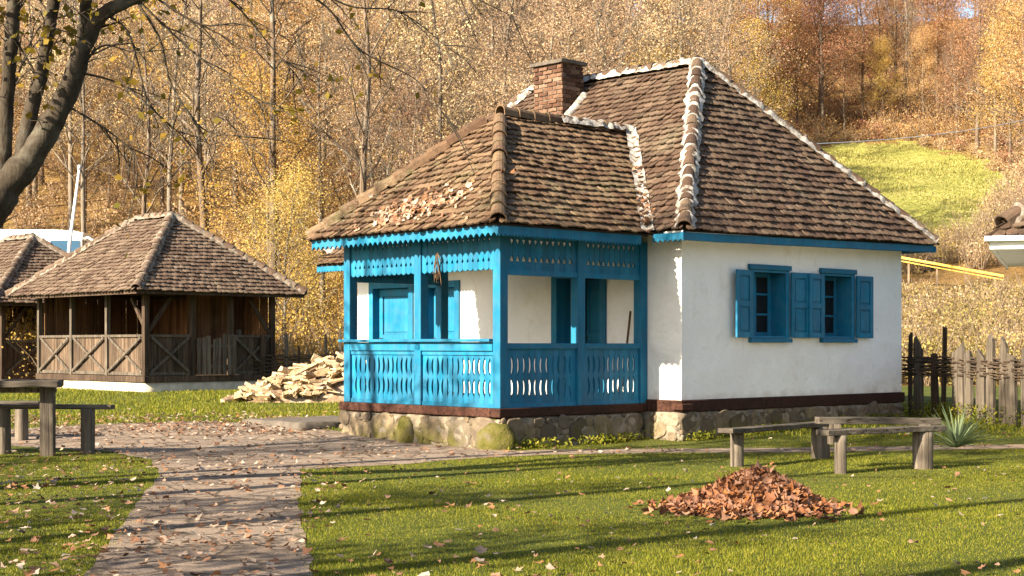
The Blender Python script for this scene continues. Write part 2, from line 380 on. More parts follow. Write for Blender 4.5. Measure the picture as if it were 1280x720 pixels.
def grid_mesh(name, xs, ys, mat, keep=None):
    vs = [(x, y, gz(x, y)) for y in ys for x in xs]; nx = len(xs); fs = []
    for j in range(len(ys) - 1):
        for i in range(nx - 1):
            cx = (xs[i] + xs[i + 1]) / 2; cy = (ys[j] + ys[j + 1]) / 2
            if keep is None or keep(cx, cy): fs.append((j * nx + i, j * nx + i + 1, (j + 1) * nx + i + 1, (j + 1) * nx + i))
    mb = MB(); used = sorted({i for f in fs for i in f}); mp = {o: k for k, o in enumerate(used)}
    mb.add([vs[i] for i in used], [tuple(mp[i] for i in f) for f in fs])
    return mb.build(name, mat, smooth=True)
xs = [-220, -140, -80] + list(np.arange(-50, 51, 2.0)) + [80, 140, 220]
ys = [-120, -60, -30, -10] + list(np.arange(0, 46.1, 1.0))
tag(grid_mesh('ground', xs, ys, M['ground']), kind='structure')
xs2 = [-220, -140, -100] + list(np.arange(-75, 76, 1.25)) + [100, 140, 220]
ys2 = list(np.arange(46, 120, 1.25)) + list(np.arange(120, 190, 3.0)) + [200, 230, 280, 400]
def in_meadow(x, y):
    return inpoly(x + noise.noise((x * .3, y * .3, 0)) * 1.6 + noise.noise((x * 1.1, y * 1.1, 2)) * 1.3, y + noise.noise((x * .3, y * .3, 5)) * 2.2 + noise.noise((x * 1.1, y * 1.1, 6)) * 1.6, MEADOW)
ys2[0] = ys[-1]
tag(grid_mesh('hillside', xs2, ys2, M['litter'], lambda x, y: not in_meadow(x, y)), kind='structure')
tag(grid_mesh('meadow', xs2, ys2, M['meadow'], in_meadow), kind='structure')
# paths: polygon on the ground
low = [(377, 587), (502, 581), (567, 575), (677, 569), (860, 566), (1000, 566), (1280, 561)]
upp = [(1280, 556), (1000, 560), (860, 561), (700, 562), (650, 564), (612, 562), (500, 553), (420, 546), (335, 541), (250, 538), (100, 542), (0, 545)]
lft = [(0, 557), (130, 564), (188, 575), (200, 592)]
PATH = [(-.75, 5), (-.62, 5)]
PATH = [(-2.0, 5), (-.62, 5), (-1.30, 9.9), gp(374, 640)] + [gp(*p) for p in low] + [(11, 22.9), (11, 23.3)] + [gp(*p) for p in upp] + [(-15, 26.2), (-15, 22.9)] + [gp(*p) for p in lft] + [(-2.78, 9.9)]
def densify(poly, step=.25, amp=.05, closed=True):
    out = []; n = len(poly)
    for i in range(n if closed else n - 1):
        a = Vector(poly[i]); b = Vector(poly[(i + 1) % n]); k = max(1, int((b - a).length / step))
        for j in range(k):
            p = a.lerp(b, j / k); q = Vector((p.x, p.y, 0)) * 1.7
            out.append((p.x + noise.noise(q) * amp, p.y + noise.noise(q + Vector((9, 9, 0))) * amp))
    return out
PATHD = densify(PATH, .12, .05)
pts = [Vector(p) for p in PATHD]; nb = len(pts)
for gx in np.arange(-15, 11, .7):
    for gy in np.arange(5, 27, .7):
        if inpoly(gx, gy, PATHD): pts.append(Vector((gx + .1, gy)))
vo, _, fo, *_ = delaunay_2d_cdt(pts, [(i, (i + 1) % nb) for i in range(nb)], [], 1, 1e-4)
mb = MB(); mb.add([(p.x, p.y, gz(p.x, p.y) + .006 + .006 * noise.noise((p.x * 2, p.y * 2, 0))) for p in vo], [tuple(f) for f in fo])
tag(mb.build('path', M['path'], smooth=True), kind='structure')

# ------------------------------------------------------------------ roofs
def roof_face(tb, ub, P, wt=.165, ex=.155, thick=.024, seed=0, th=.05, sag=.03):
    rg = random.Random(seed)
    P = [Vector(p) for p in P]; e = (P[1] - P[0]).normalized(); n = e.cross(P[2] - P[0]).normalized()
    if n.z < 0: n = -n
    s = n.cross(e)
    if s.z < 0: s = -s
    Q = [((p - P[0]).dot(e), (p - P[0]).dot(s)) for p in P]
    smax = max(q[1] for q in Q)
    def rng_at(h):
        h = min(max(h, 1e-4), smax - 1e-4); xs_ = []
        for i in range(len(Q)):
            (x1, y1), (x2, y2) = Q[i], Q[(i + 1) % len(Q)]
            if (y1 > h) != (y2 > h): xs_.append(x1 + (x2 - x1) * (h - y1) / (y2 - y1))
        return (min(xs_), max(xs_)) if len(xs_) > 1 else (0, 0)
    k = len(P)
    ub.add(P + [p - n * th for p in P], [tuple(range(k)), tuple(range(2 * k - 1, k - 1, -1))] + [(i, k + i, k + (i + 1) % k, (i + 1) % k) for i in range(k)])
    nrow = int(smax / ex) + 1
    for r in range(nrow):
        h0 = r * ex - .07
        x0, x1 = rng_at(max(h0, 0)); off = (r % 2) * wt / 2 + rg.uniform(-.02, .02)
        i0 = int((x0 - off) / wt) - 1; i1 = int((x1 - off) / wt) + 2
        rowj = rg.uniform(-.008, .008)
        for i in range(i0, i1):
            cx = off + (i + .5) * wt + rg.uniform(-.008, .008)
            lift = .052 + rg.uniform(-.010, .016); rot = rg.gauss(0, .035); hh = h0 + rowj + rg.gauss(0, .008)
            hw = wt * .5 * rg.uniform(.95, 1.03); L = ex * 2.1
            if cx + hw < x0 - .02 or cx - hw > x1 + .02: continue
            tip = [(-1, .055), (-.72, .014), (-.3, -.004), (.3, -.004), (.72, .014), (1, .055)]
            pl = [(-hw, L)] + [(a * hw, b) for a, b in tip] + [(hw, L)]
            top = []; bot = []
            tl = rg.gauss(0, .05)
            for (a, b) in pl:
                X = cx + a * math.cos(rot) - b * math.sin(rot); S = hh + b * math.cos(rot) + a * math.sin(rot)
                lo, hi = rng_at(S); X = min(max(X, lo - .01), hi + .01); S2 = min(S, smax)
                z = (lift + thick) * (1 - b / L * .8) + a * tl + .010 * (1 - (a / hw) ** 2)
                q = P[0] + e * X + s * S2; sg = (noise.noise((q.x * .7, q.y * .7, q.z * .7)) - .1) * sag
                top.append(q + n * (z + sg)); bot.append(q + n * (z - thick + sg))
            m = len(pl)
            tb.add(top + bot, [tuple(range(m - 1, -1, -1)) if False else tuple(range(m))] + [(j, m + j, m + j + 1, j + 1) for j in range(m - 1)])
def ridge_line(p0, p1, cb, mbm, r=.11, L=.34, seed=0, lump=1.0, capgap=0.0):
    rg = random.Random(seed); p0, p1 = Vector(p0), Vector(p1); d = (p1 - p0); ln = d.length; d.normalize()
    sd = d.cross(Vector((0, 0, 1))).normalized(); up = sd.cross(d)
    if up.z < 0: up = -up
    def ring(c, a, b, k=9, skirt=0.0):
        o = []
        for i in range(k):
            t = math.pi * i / (k - 1); o.append(c + sd * (math.cos(t) * (a + (skirt if i in (0, k - 1) else 0))) + up * (math.sin(t) * b - (.05 if i in (0, k - 1) else 0)))
        return o
    if mbm is not None:
        n = int(ln / .05); vs = []; fs = []; K = 9
        for i in range(n + 1):
            s_ = ln * i / n; ph = (s_ / L) % 1
            a = .115 + .03 * lump * noise.noise((s_ * 3, seed, 0)) + .05 * lump * noise.noise((s_ * 9, seed, 4)); b = r * .66 + .055 * lump * max(0, math.cos(ph * 2 * math.pi)) ** 8 * (.6 + .8 * noise.noise((s_ * 1.3, seed, 5))) + .035 * noise.noise((s_ * 11, seed, 7))
            vs += [q + up * .02 + (sd * noise.noise(q * 9) + up * noise.noise(q * 8)) * .03 * lump for q in ring(p0 + d * s_, a, b, K, .04 + .05 * noise.noise((s_ * 6, seed, 2)))]
        for i in range(n):
            for j in range(K - 1): fs.append((i * K + j, i * K + j + 1, (i + 1) * K + j + 1, (i + 1) * K + j))
        mbm.add(vs, fs)
    nt = max(1, int(ln / L))
    for i in range(nt):
        c = p0 + d * (i * L + rg.uniform(-.01, .01)); c2 = c + d * (L + .05 - capgap)
        r1 = r * rg.uniform(1.0, 1.12); r2 = r * .84; lf = up * rg.uniform(.005, .03)
        a = ring(c + lf, r1, r1); b = ring(c2 + lf * .5, r2, r2); a2 = ring(c + lf, r1 - .018, r1 - .018); k = 9
        cb.add(a + b + a2, [(j, j + 1, k + j + 1, k + j) for j in range(k - 1)] + [(j, 2 * k + j, 2 * k + j + 1, j + 1) for j in range(k - 1)])
# ------------------------------------------------------------------ joinery helpers
def slats(mb, o, ex, nrm, x0, x1, z0, z1, pitch, gap, th=.025, rb=False, ns=26, seed=0):
    """vertical boards side by side; gap(t, j) -> (centre shift, half width) of the cut between boards"""
    o, ex, nrm = Vector(o), Vector(ex), Vector(nrm); n = max(1, round((x1 - x0) / pitch)); pw = (x1 - x0) / n; rg = random.Random(seed)
    for b in range(n):
        zz0 = z0 + rg.uniform(-.004, .004); ni = rg.uniform(-.003, .003)
        vs = []; fs = []
        for i in range(ns + 1):
            t = i / ns; z = zz0 + (z1 - zz0) * t
            c0, w0 = gap(t, b) if b > 0 else (0, .001); c1, w1 = gap(t, b + 1) if b < n - 1 else (0, .001)
            xl = x0 + b * pw + c0 + w0; xr = x0 + (b + 1) * pw + c1 - w1
            if rb:
                rr = pw / 2; dz = z - zz0
                if dz < rr:
                    hwid = math.sqrt(max(0, rr * rr - (rr - dz) ** 2)) + .004; cx = x0 + (b + .5) * pw; xl = max(xl, cx - hwid); xr = min(xr, cx + hwid)
            for x, yy in ((xl, ni + th), (xr, ni + th), (xr, ni), (xl, ni)): vs.append(o + ex * x + nrm * yy + Vector((0, 0, z)))
        for i in range(ns):
            for k in range(4): fs.append((i * 4 + k, i * 4 + (k + 1) % 4, i * 4 + 4 + (k + 1) % 4, i * 4 + 4 + k))
        fs.append((3, 2, 1, 0)); fs.append(tuple(ns * 4 + k for k in range(4)))
        mb.add(vs, fs)
def scallop(mb, p0, p1, nrm, top, bot, period, depth, th=.028, kind='round'):
    p0, p1, nrm = Vector(p0), Vector(p1), Vector(nrm); d = p1 - p0; ln = d.length; n = max(1, round(ln / period)) * 6; vs = []; fs = []
    for i in range(n + 1):
        t = i / n; ph = (i % 6) / 6
        dz = depth * (math.sin(math.pi * ph) ** .6 if kind == 'round' else 1 - abs(2 * ph - 1))
        if kind == 'cusp': dz = depth * (1 - math.sin(math.pi * ph))
        q = p0 + d * t; wv = .012 * noise.noise((q.x * .8, q.y * .8, 1))
        for zz, yy in ((top + wv, th), (bot - dz + wv, th), (bot - dz + wv, 0), (top + wv, 0)): vs.append(q + nrm * yy + Vector((0, 0, zz)))
    for i in range(n):
        for k in range(4): fs.append((i * 4 + k, i * 4 + (k + 1) % 4, i * 4 + 4 + (k + 1) % 4, i * 4 + 4 + k))
    fs += [(0, 1, 2, 3), tuple(n * 4 + k for k in (3, 2, 1, 0))]
    mb.add(vs, fs)
def holed_wall(mb, o, ex, nout, W, z0, z1, holes, th):
    o, ex, nout = Vector(o), Vector(ex), Vector(nout)
    xs_ = sorted({0, W, *[h[i] for h in holes for i in (0, 1)]}); zs = sorted({z0, z1, *[h[i] for h in holes for i in (2, 3)]})
    P = lambda x, z, d=0: o + ex * x + Vector((0, 0, z)) - nout * d
    for i in range(len(xs_) - 1):
        for j in range(len(zs) - 1):
            a, b, c, d = xs_[i], xs_[i + 1], zs[j], zs[j + 1]; mx, mz = (a + b) / 2, (c + d) / 2
            if any(h[0] < mx < h[1] and h[2] < mz < h[3] for h in holes): continue
            for dd in (0, th): mb.add([P(a, c, dd), P(b, c, dd), P(b, d, dd), P(a, d, dd)], [(0, 1, 2, 3)])
    for (a, b, c, d) in holes:
        for (x1, zz1, x2, zz2) in ((a, c, b, c), (b, c, b, d), (b, d, a, d), (a, d, a, c)):
            mb.add([P(x1, zz1), P(x2, zz2), P(x2, zz2, th), P(x1, zz1, th)], [(0, 1, 2, 3)])
def rough_block(mb, x0, x1, y0, y1, z0, z1, step=.09, amp=.05, fr=2.6, rnd=.08, seed=0):
    """a rubble block: box surface cut finely, corners rounded, pushed about by noise"""
    bm = bmesh.new(); bmesh.ops.create_cube(bm, size=1)
    for ed_ax, ln in ((0, x1 - x0), (1, y1 - y0), (2, z1 - z0)):
        k = max(1, int(ln / step))
        eds = [e for e in bm.edges if abs((e.verts[0].co - e.verts[1].co)[ed_ax]) > .9 / 1 and abs((e.verts[0].co - e.verts[1].co)[ed_ax]) > 0.99]
        if k > 1: bmesh.ops.subdivide_edges(bm, edges=eds, cuts=k - 1, use_grid_fill=True)
    c = Vector(((x0 + x1) / 2, (y0 + y1) / 2, (z0 + z1) / 2)); sz = Vector((x1 - x0, y1 - y0, z1 - z0))
    bm.verts.ensure_lookup_table()
    for v in bm.verts:
        p = Vector((v.co.x * sz.x, v.co.y * sz.y, v.co.z * sz.z)); inn = Vector([max(-s / 2 + rnd, min(s / 2 - rnd, q)) for q, s in zip(p, sz)])
        dlt = p - inn
        if dlt.length > 1e-6: p = inn + dlt.normalized() * rnd
        w_ = p + c; nn = Vector(p); nn.z *= .3
        v.co = w_ + Vector((noise.noise(w_ * fr * 3.7), noise.noise(w_ * fr * 3.7 + Vector((7, seed, 0))), 0)) * amp * .45 + Vector((noise.noise(w_ * fr + Vector((seed, 0, 0))), noise.noise(w_ * fr + Vector((0, seed + 5, 0))), .4 * noise.noise(w_ * fr + Vector((3, 0, seed))))) * amp
    bm.verts.index_update()
    mb.add([v.co[:] for v in bm.verts], [tuple(v.index for v in f.verts) for f in bm.faces]); bm.free()
# ------------------------------------------------------------------ THE COTTAGE
ang = R(47.2)
HU = Vector((math.sin(ang), math.cos(ang), 0)); HV = Vector((-math.cos(ang), math.sin(ang), 0))
HC = Vector((*gp(852, 553), 0)); HRZ = math.atan2(HU.y, HU.x)
def hw(u, v, z=0): return HC + HU * u + HV * v + Vector((0, 0, z))
house = empty('cottage', HC, HRZ, 'whitewashed cottage with blue shutters, blue carved porch and brown tiled hip roof', 'cottage')
W, Lh, PU, PV0, PV1 = 6.09, 8.3, -3.17, .70, 4.47
win = [(1.72, 2.64, 1.62, 2.74), (3.66, 4.52, 1.62, 2.74)]
doors = [(1.68, 2.78, .62, 2.66), (5.32, 6.18, .62, 2.60), (6.64, 7.82, .62, 2.63)]
mb = MB()
holed_wall(mb, (0, 0, 0), (1, 0, 0), (0, -1, 0), W, .655, 3.28, win, .42)
holed_wall(mb, (0, 0, 0), (0, 1, 0), (-1, 0, 0), Lh, .655, 3.27, doors, .42)
holed_wall(mb, (W, 0, 0), (0, 1, 0), (1, 0, 0), Lh, .655, 3.27, [], .42)
holed_wall(mb, (0, Lh, 0), (1, 0, 0), (0, 1, 0), W, .655, 3.28, [], .42)
mb.build('wall', M['plaster'], house)
mb = MB(); mb.box(.43, W - .43, .43, Lh - .43, .60, .64); mb.build('floor', M['floor'], house)
# stone base
mb = MB()
rough_block(mb, -.10, W + .02, -.06, Lh, -.35, .47, .1, .045, 2.4, .06, 1)
rough_block(mb, PU - .06, -.16, PV0 - .06, PV1 + .05, -.35, .455, .1, .055, 2.1, .09, 4)
mb.build('stone_base', M['stone'], house, smooth=True)
def boulder(mb, c, r, seed, sq=(1, 1, 1)):
    bm = bmesh.new(); bmesh.ops.create_icosphere(bm, subdivisions=4, radius=1)
    for v in bm.verts:
        d = 1 + .16 * noise.noise(v.co * 1.6 + Vector((seed, 0, 0))) + .05 * noise.noise(v.co * 5 + Vector((0, seed, 0)))
        v.co = Vector((v.co.x * sq[0], v.co.y * sq[1], v.co.z * sq[2])) * r * d + Vector(c)
    bm.verts.index_update(); mb.add([v.co[:] for v in bm.verts], [tuple(v.index for v in f.verts) for f in bm.faces]); bm.free()
mb = MB(); boulder(mb, (PU + .04, PV0 + .10, .08), .33, 1, (.9, .95, 1.0)); mb.build('corner_stone', M['moss'], house, True)
mb = MB(); boulder(mb, (PU - .06, 2.75, .12), .27, 5, (.6, .75, 1.15)); mb.build('base_boulder', M['moss'], house, True)
def rubble(mb, o, ex, nout, L, z0, z1, seed, smin=.07, smax=.27, dens=1.0):
    rg = random.Random(seed); o, ex, nout = Vector(o), Vector(ex), Vector(nout); done = []
    for k in range(int(L * (z1 - z0) * 900 * dens)):
        s_ = smax * (1 - min(.85, k / (L * 130))) + smin * rg.uniform(.3, 1); s_ = max(s_, smin); x = rg.uniform(s_ * .6, L - s_ * .6); z = rg.uniform(z0 + s_ * .45, z1 - s_ * .4)
        if any((x - a) ** 2 * .8 + ((z - b) * 1.25) ** 2 < ((s_ + c_) * .52) ** 2 for a, b, c_ in done): continue
        done.append((x, z, s_)); bm = bmesh.new(); bmesh.ops.create_icosphere(bm, subdivisions=3, radius=1); sq = Vector((rg.uniform(.55, .72), rg.uniform(.20, .34), rg.uniform(.40, .52))) * s_; tl = rg.uniform(-.4, .4)
        off_ = Vector((rg.uniform(0, 99), rg.uniform(0, 99), 0))
        for v in bm.verts:
            q = v.co.copy(); q = Vector([math.copysign(abs(c) ** .72, c) for c in q]); q *= 1 + .18 * noise.noise(q * 1.5 + off_) + .07 * noise.noise(q * 5 + off_)
            a_, b_, c_ = q.x * sq.x, min(q.y * sq.y, .030 + .012 * noise.noise(q * 3 + off_)), q.z * sq.z; a2 = a_ * math.cos(tl) - c_ * math.sin(tl); c2 = a_ * math.sin(tl) + c_ * math.cos(tl)
            v.co = o + ex * (x + a2) + nout * (b_ - .010) + Vector((0, 0, z + c2))
        bm.verts.index_update(); mb.add([v.co[:] for v in bm.verts], [tuple(v.index for v in f.verts) for f in bm.faces]); bm.free()
mb = MB()
rubble(mb, (-.10, -.06, 0), (1, 0, 0), (0, -1, 0), W + .1, -.1, .46, 3)
rubble(mb, (-.10, .60, 0), (0, -1, 0), (-1, 0, 0), .66, -.05, .46, 4)
rubble(mb, (PU - .06, PV0 - .06, 0), (1, 0, 0), (0, -1, 0), 3.0, -.1, .45, 5)
rubble(mb, (PU - .06, PV1 + .05, 0), (0, -1, 0), (-1, 0, 0), PV1 - PV0 + .1, -.1, .45, 6, .10, .36)
mb.build('rubble_stones', M['rubble'], house, True)
# sill beams
mb = MB()
mb.box(-.05, W + .04, -.05, .20, .47, .652); mb.box(-.052, .2, .2, Lh, .47, .652); mb.box(-.10, .16, -.10, .12, .50, .60)
mb.build('sill_beam', M['beam'], house, bevel=.015)
mb = MB()
mb.box(PU - .05, -.055, PV0 - .05, PV0 + .16, .46, .592); mb.box(PU - .052, PU + .16, PV0 + .16, PV1 + .06, .458, .59); mb.box(PU + .16, -.055, PV1 - .12, PV1 + .05, .46, .59)
mb.build('porch_sill_beam', M['beam'], house, bevel=.015)
mb = MB()
for i in range(20):
    y = PV0 + .17 + i * .172; mb.box(PU + .17, -.06, y, y + .168, .52, .585 + rng.uniform(-.004, .004))
mb.build('porch_floor', M['floor'], house)
mb = MB()
for i in range(18):
    y = PV0 + .02 + i * .208; mb.box(PU + .05, -.03, y, y + .204, 3.12, 3.145)
mb.build('porch_ceiling', M['plaster'], house)
# porch columns
def column(x, y, s=.16, z0=.59, z1=3.14):
    m_ = MB(); m_.box(x - s / 2, x + s / 2, y - s / 2, y + s / 2, z0, z1); return m_.build('porch_column', M['blue'], house, bevel=.012)
cx0, cy0, cy1 = PU + .08, PV0 + .08, PV1 - .08
for (x, y) in ((cx0, cy0), (cx0, (cy0 + cy1) / 2), (cx0, cy1), (-1.49, cy0), (-.085, cy0), (-1.15, cy1)): column(x, y)
def crescent(t, j, top=.88, bot=.14, n=0):
    sgn = -1 if (j * 7919 % 5) < 1 else 1
    mid = (top + bot) / 2; g = .025
    for lo, hi in ((bot, mid - g), (mid + g, top)):
        if lo < t < hi:
            q = 2 * (t - lo) / (hi - lo) - 1; return (.026 * (1 - q * q) - .013) * (1 if j % 12 < 6 else -1) * sgn, .0225 * (1 - abs(q) ** 4)
    return 0, .0012
def tri_cut(t, j):
    for lo, hi, up in ((.70, .88, 0), (.26, .44, 1)):
        if lo < t < hi:
            q = (t - lo) / (hi - lo); return 0, .046 * ((1 - q) if up else q) + .001
    if .44 <= t <= .72: return .012 * math.sin((t - .44) / .28 * math.pi), .0028
    return 0, .0014
def tri_front(t, j):
    for lo, hi, up in ((.80, .92, 0), (.24, .36, 1)):
        if lo < t < hi:
            q = (t - lo) / (hi - lo); return 0, .040 * ((1 - q) if up else q) + .001
    return 0, .0014
ym = (cy0 + cy1) / 2
for k, (a, b) in enumerate(((cy0 + .08, ym - .08), (ym + .08, cy1 - .08))):        # front bays, facing -u
    mb = MB(); slats(mb, (PU + .075, 0, 0), (0, 1, 0), (-1, 0, 0), a, b, .62, 1.42, .118, crescent, seed=k)
    mb.box(PU + .03, PU + .11, a, b, .592, .65); mb.box(PU + .03, PU + .11, a, b, 1.36, 1.50)
    mb.build('railing_panel', M['blue'], house)
    mb = MB(); slats(mb, (PU + .06, 0, 0), (0, 1, 0), (-1, 0, 0), a, b, 2.60, 3.12, .118, tri_front, rb=True, seed=k + 5)
    mb.box(PU + .065, PU + .10, a, b, 2.70, 2.78)
    mb.build('frieze', M['blue'], house)
mb = MB(); mb.box(PU - .07, PU + .17, PV0 + .16, PV1 + .06, 1.555, 1.60); mb.box(PU - .0, PU + .03, PV0 + .17, PV1 - .17, 1.42, 1.553)
mb.build('railing_sill', M['blue'], house, bevel=.008)
for k, (a, b) in enumerate(((cx0 + .08, -1.49 - .08), (-1.49 + .08, -.085 - .08))):     # right bays, facing -v
    mb = MB(); slats(mb, (0, PV0 + .075, 0), (1, 0, 0), (0, -1, 0), a, b, .62, 1.45, .118, crescent, seed=k + 9)
    mb.box(a, b, PV0 + .03, PV0 + .11, .592, .65); mb.build('railing_panel', M['blue'], house)
    mb = MB(); mb.box(a, b, PV0 + .01, PV0 + .13, 1.45, 1.535); mb.build('handrail', M['blue'], house, bevel=.008)
    mb = MB(); slats(mb, (0, PV0 + .065, 0), (1, 0, 0), (0, -1, 0), a, b, 2.60, 3.12, .118, tri_cut, seed=k + 15)
    mb.box(a, b, PV0 + .02, PV0 + .12, 2.53, 2.605); mb.build('frieze', M['blue'], house)
a, b = cx0 + .08, -1.15 - .08                                                        # far bay
mb = MB(); slats(mb, (0, PV1 - .06, 0), (1, 0, 0), (0, 1, 0), a, b, .62, 1.48, .118, crescent, seed=31)
mb.box(a, b, PV1 - .12, PV1 - .02, 1.48, 1.55); mb.box(a, b, PV1 - .1, PV1 - .03, .592, .65); mb.build('railing_panel', M['blue'], house)
mb = MB(); slats(mb, (0, PV1 - .06, 0), (1, 0, 0), (0, 1, 0), a, b, 2.60, 3.12, .118, tri_cut, seed=33); mb.box(a, b, PV1 - .12, PV1 - .02, 2.53, 2.605); mb.build('frieze', M['blue'], house)
# windows
for (a, b, c, d), tl, tr in ((win[0], 7, 2), (win[1], 7, 2)):
    mb = MB(); y1 = .36
    mb.box(a - .06, a + .035, -.035, y1, c, d); mb.box(b - .035, b + .06, -.035, y1, c, d); mb.box(a + .035, b - .035, -.035, y1, d - .04, d + .001); mb.box(a + .035, b - .035, -.02, y1, c, c + .04)
    wd = mb.build('window', M['blue'], house, bevel=.004)
    mb = MB(); mb.box(a - .10, b + .08, -.07, -.005, d + .002, d + .085); mb.build('lintel', M['blue'], wd, bevel=.006)
    mb = MB(); mb.box(a - .08, b + .08, -.085, .04, c - .07, c - .002); mb.build('sill', M['blue'], wd, bevel=.006)
    xa, xb, za, zb = a + .037, b - .037, c + .042, d - .042; xm = (xa + xb) / 2
    mb = MB()
    for x, w_ in ((xa + .03, .06), (xm, .09), (xb - .03, .06)): mb.box(x - w_ / 2, x + w_ / 2, .29, .34, za, zb)
    for l, r_ in ((xa + .06, xm - .045), (xm + .045, xb - .06)):
        for z, h_ in ((za + .03, .06), (za + (zb - za) * .345, .034), (za + (zb - za) * .67, .034), (zb - .03, .06)): mb.box(l, r_, .295, .335, z - h_ / 2, z + h_ / 2)
    mb.build('casement', M['blue'], wd)
    mb = MB(); mb.box(xa + .02, xb - .02, .312, .318, za + .02, zb - .02); mb.build('glass_pane', M['glass'], wd)
    for sgn, hx, th in ((-1, a - .065, tl), (1, b + .065, tr)):
        wl = .47; h0, h1 = 1.63, 2.72; m_ = MB()
        dx = Vector((sgn * math.cos(R(th)), -math.sin(R(th)), 0)); nn = Vector((sgn * math.sin(R(th)) * 1.0, -math.cos(R(th)), 0)) if sgn < 0 else Vector((math.sin(R(th)) * -1, -math.cos(R(th)), 0))
        nn = Vector((-dx.y, dx.x, 0)); nn = nn if nn.y < 0 else -nn
        o = Vector((hx, -.045, 0))
        def bx(x0, x1, z0, z1, t0, t1): m_.obox(o + dx * x0 + nn * t0 + Vector((0, 0, z0)), dx * (x1 - x0), nn * (t1 - t0), (0, 0, z1 - z0))
        st = .085
        bx(0, st, h0, h1, 0, .036); bx(wl - st, wl, h0, h1, 0, .036)
        for z in (h0, h0 + .50, h1 - .09): bx(st, wl - st, z, z + .09, 0, .034)
        for z0_, z1_ in ((h0 + .09, h0 + .50), (h0 + .59, h1 - .09)):
            bx(st, wl - st, z0_, z1_, .002, .012); bx(st + .025, wl - st - .025, z0_ + .03, z1_ - .03, .012, .026)
        m_.build('shutter', M['blue'], wd, bevel=.004)
# doors in the wall under the porch and beyond it
for i, (a, b, c, d) in enumerate(doors):
    mb = MB()
    mb.box(-.04, .30, a - .08, a + .05, c, d + .08); mb.box(-.04, .30, b - .05, b + .08, c, d + .08); mb.box(-.04, .30, a + .05, b - .05, d - .04, d + .08)
    dr = mb.build('door', M['blue'], house, bevel=.004)
    hinge = Vector((.16, a + .055, 0)); wl = b - a - .11; th = R((28, 0, 0)[i])
    dx = Vector((math.sin(th), math.cos(th), 0)); nn = Vector((-math.cos(th), math.sin(th), 0)); m_ = MB()
    def bx(x0, x1, z0, z1, t0, t1): m_.obox(hinge + dx * x0 + nn * t0 + Vector((0, 0, z0)), dx * (x1 - x0), nn * (t1 - t0), (0, 0, z1 - z0))
    bx(0, .11, c + .01, d - .05, 0, .045); bx(wl - .11, wl, c + .01, d - .05, 0, .045)
    for z in (c + .01, c + .95, d - .19): bx(.11, wl - .11, z, z + .14, 0, .042)
    for z0_, z1_ in ((c + .15, c + .95), (c + 1.09, d - .19)): bx(.11, wl - .11, z0_, z1_, .004, .014); bx(.16, wl - .16, z0_ + .05, z1_ - .05, .014, .03)
    m_.build('door_leaf', M['blue'], dr, bevel=.004)
    q = hinge + dx * (wl - .07) + nn * .05 + Vector((0, 0, c + 1.02)); m_ = MB(); m_.tube([q, q + nn * .05, q + nn * .055 - dx * .11], .011); m_.build('handle', M['iron'], dr)
# roof
ZE, ZR = 3.25, 6.55; O = .42
A = (3.05, 2.26, ZR); B = (3.05, 6.57, ZR + .02)
c1, c2, c3, c4 = (-O, -O, ZE), (W + O, -O, ZE + .10), (W + O, Lh + O, ZE + .10), (-O, Lh + O, ZE)
tb, ub = MB(), MB()
roof_face(tb, ub, [c1, c2, A], seed=1); roof_face(tb, ub, [c4, c1, A, B], seed=2); roof_face(tb, ub, [c2, c3, B, A], seed=3); roof_face(tb, ub, [c3, c4, B], seed=4)
roof = tb.build('roof', M['tile'], house)
ub.build('roof_boards', M['under'], roof)
cb, mm = MB(), MB()
for i, (p, q) in enumerate(((c1, A), (c2, A), (A, B), (c4, B), (c3, B))): ridge_line(Vector(p) + Vector((0, 0, .03)), Vector(q) + Vector((0, 0, .05)), cb, mm, seed=i + 1)
cb.build('ridge_tiles', M['tile'], roof); mm.build('ridge_mortar', M['mortar'], roof, smooth=True)
# porch roof
PO = .40; zp = 5.20; vm = (PV0 + PV1) / 2
R1 = (-1.45, vm, zp); um = -O + (zp - ZE) / ((ZR - ZE) / (3.05 + O)); R2 = (um, vm, zp)
e1, e2, e3, e4 = (PU - PO, PV1 + PO, ZE - .03), (PU - PO, PV0 - PO, ZE - .03), (-O, PV0 - PO, ZE - .03), (-O, PV1 + PO, ZE - .03)
tb, ub = MB(), MB()
roof_face(tb, ub, [e1, e2, R1], seed=11, sag=.06); roof_face(tb, ub, [e2, e3, R2, R1], seed=12, sag=.04); roof_face(tb, ub, [e4, e1, R1, R2], seed=13)
proof = tb.build('porch_roof', M['mosstile'], house); ub.build('roof_boards', M['under'], proof)
cb, mm = MB(), MB()
for i, (p, q) in enumerate(((e2, R1), (e1, R1))): ridge_line(Vector(p) + Vector((0, 0, .03)), Vector(q) + Vector((0, 0, .05)), cb, None, r=.12, seed=i + 21)
ridge_line(Vector(R1) + Vector((0, 0, .03)), Vector(R2) + Vector((0, 0, .03)), cb, None, r=.11, seed=25)
mm2 = MB(); ridge_line(Vector(R1).lerp(Vector(R2), .42) + Vector((0, 0, .04)), Vector(R2) + Vector((0, .0, .06)), mm2, mm, r=.105, seed=26)
cb.build('ridge_tiles', M['mosstile'], proof); mm.build('ridge_mortar', M['mortar'], proof, smooth=True)
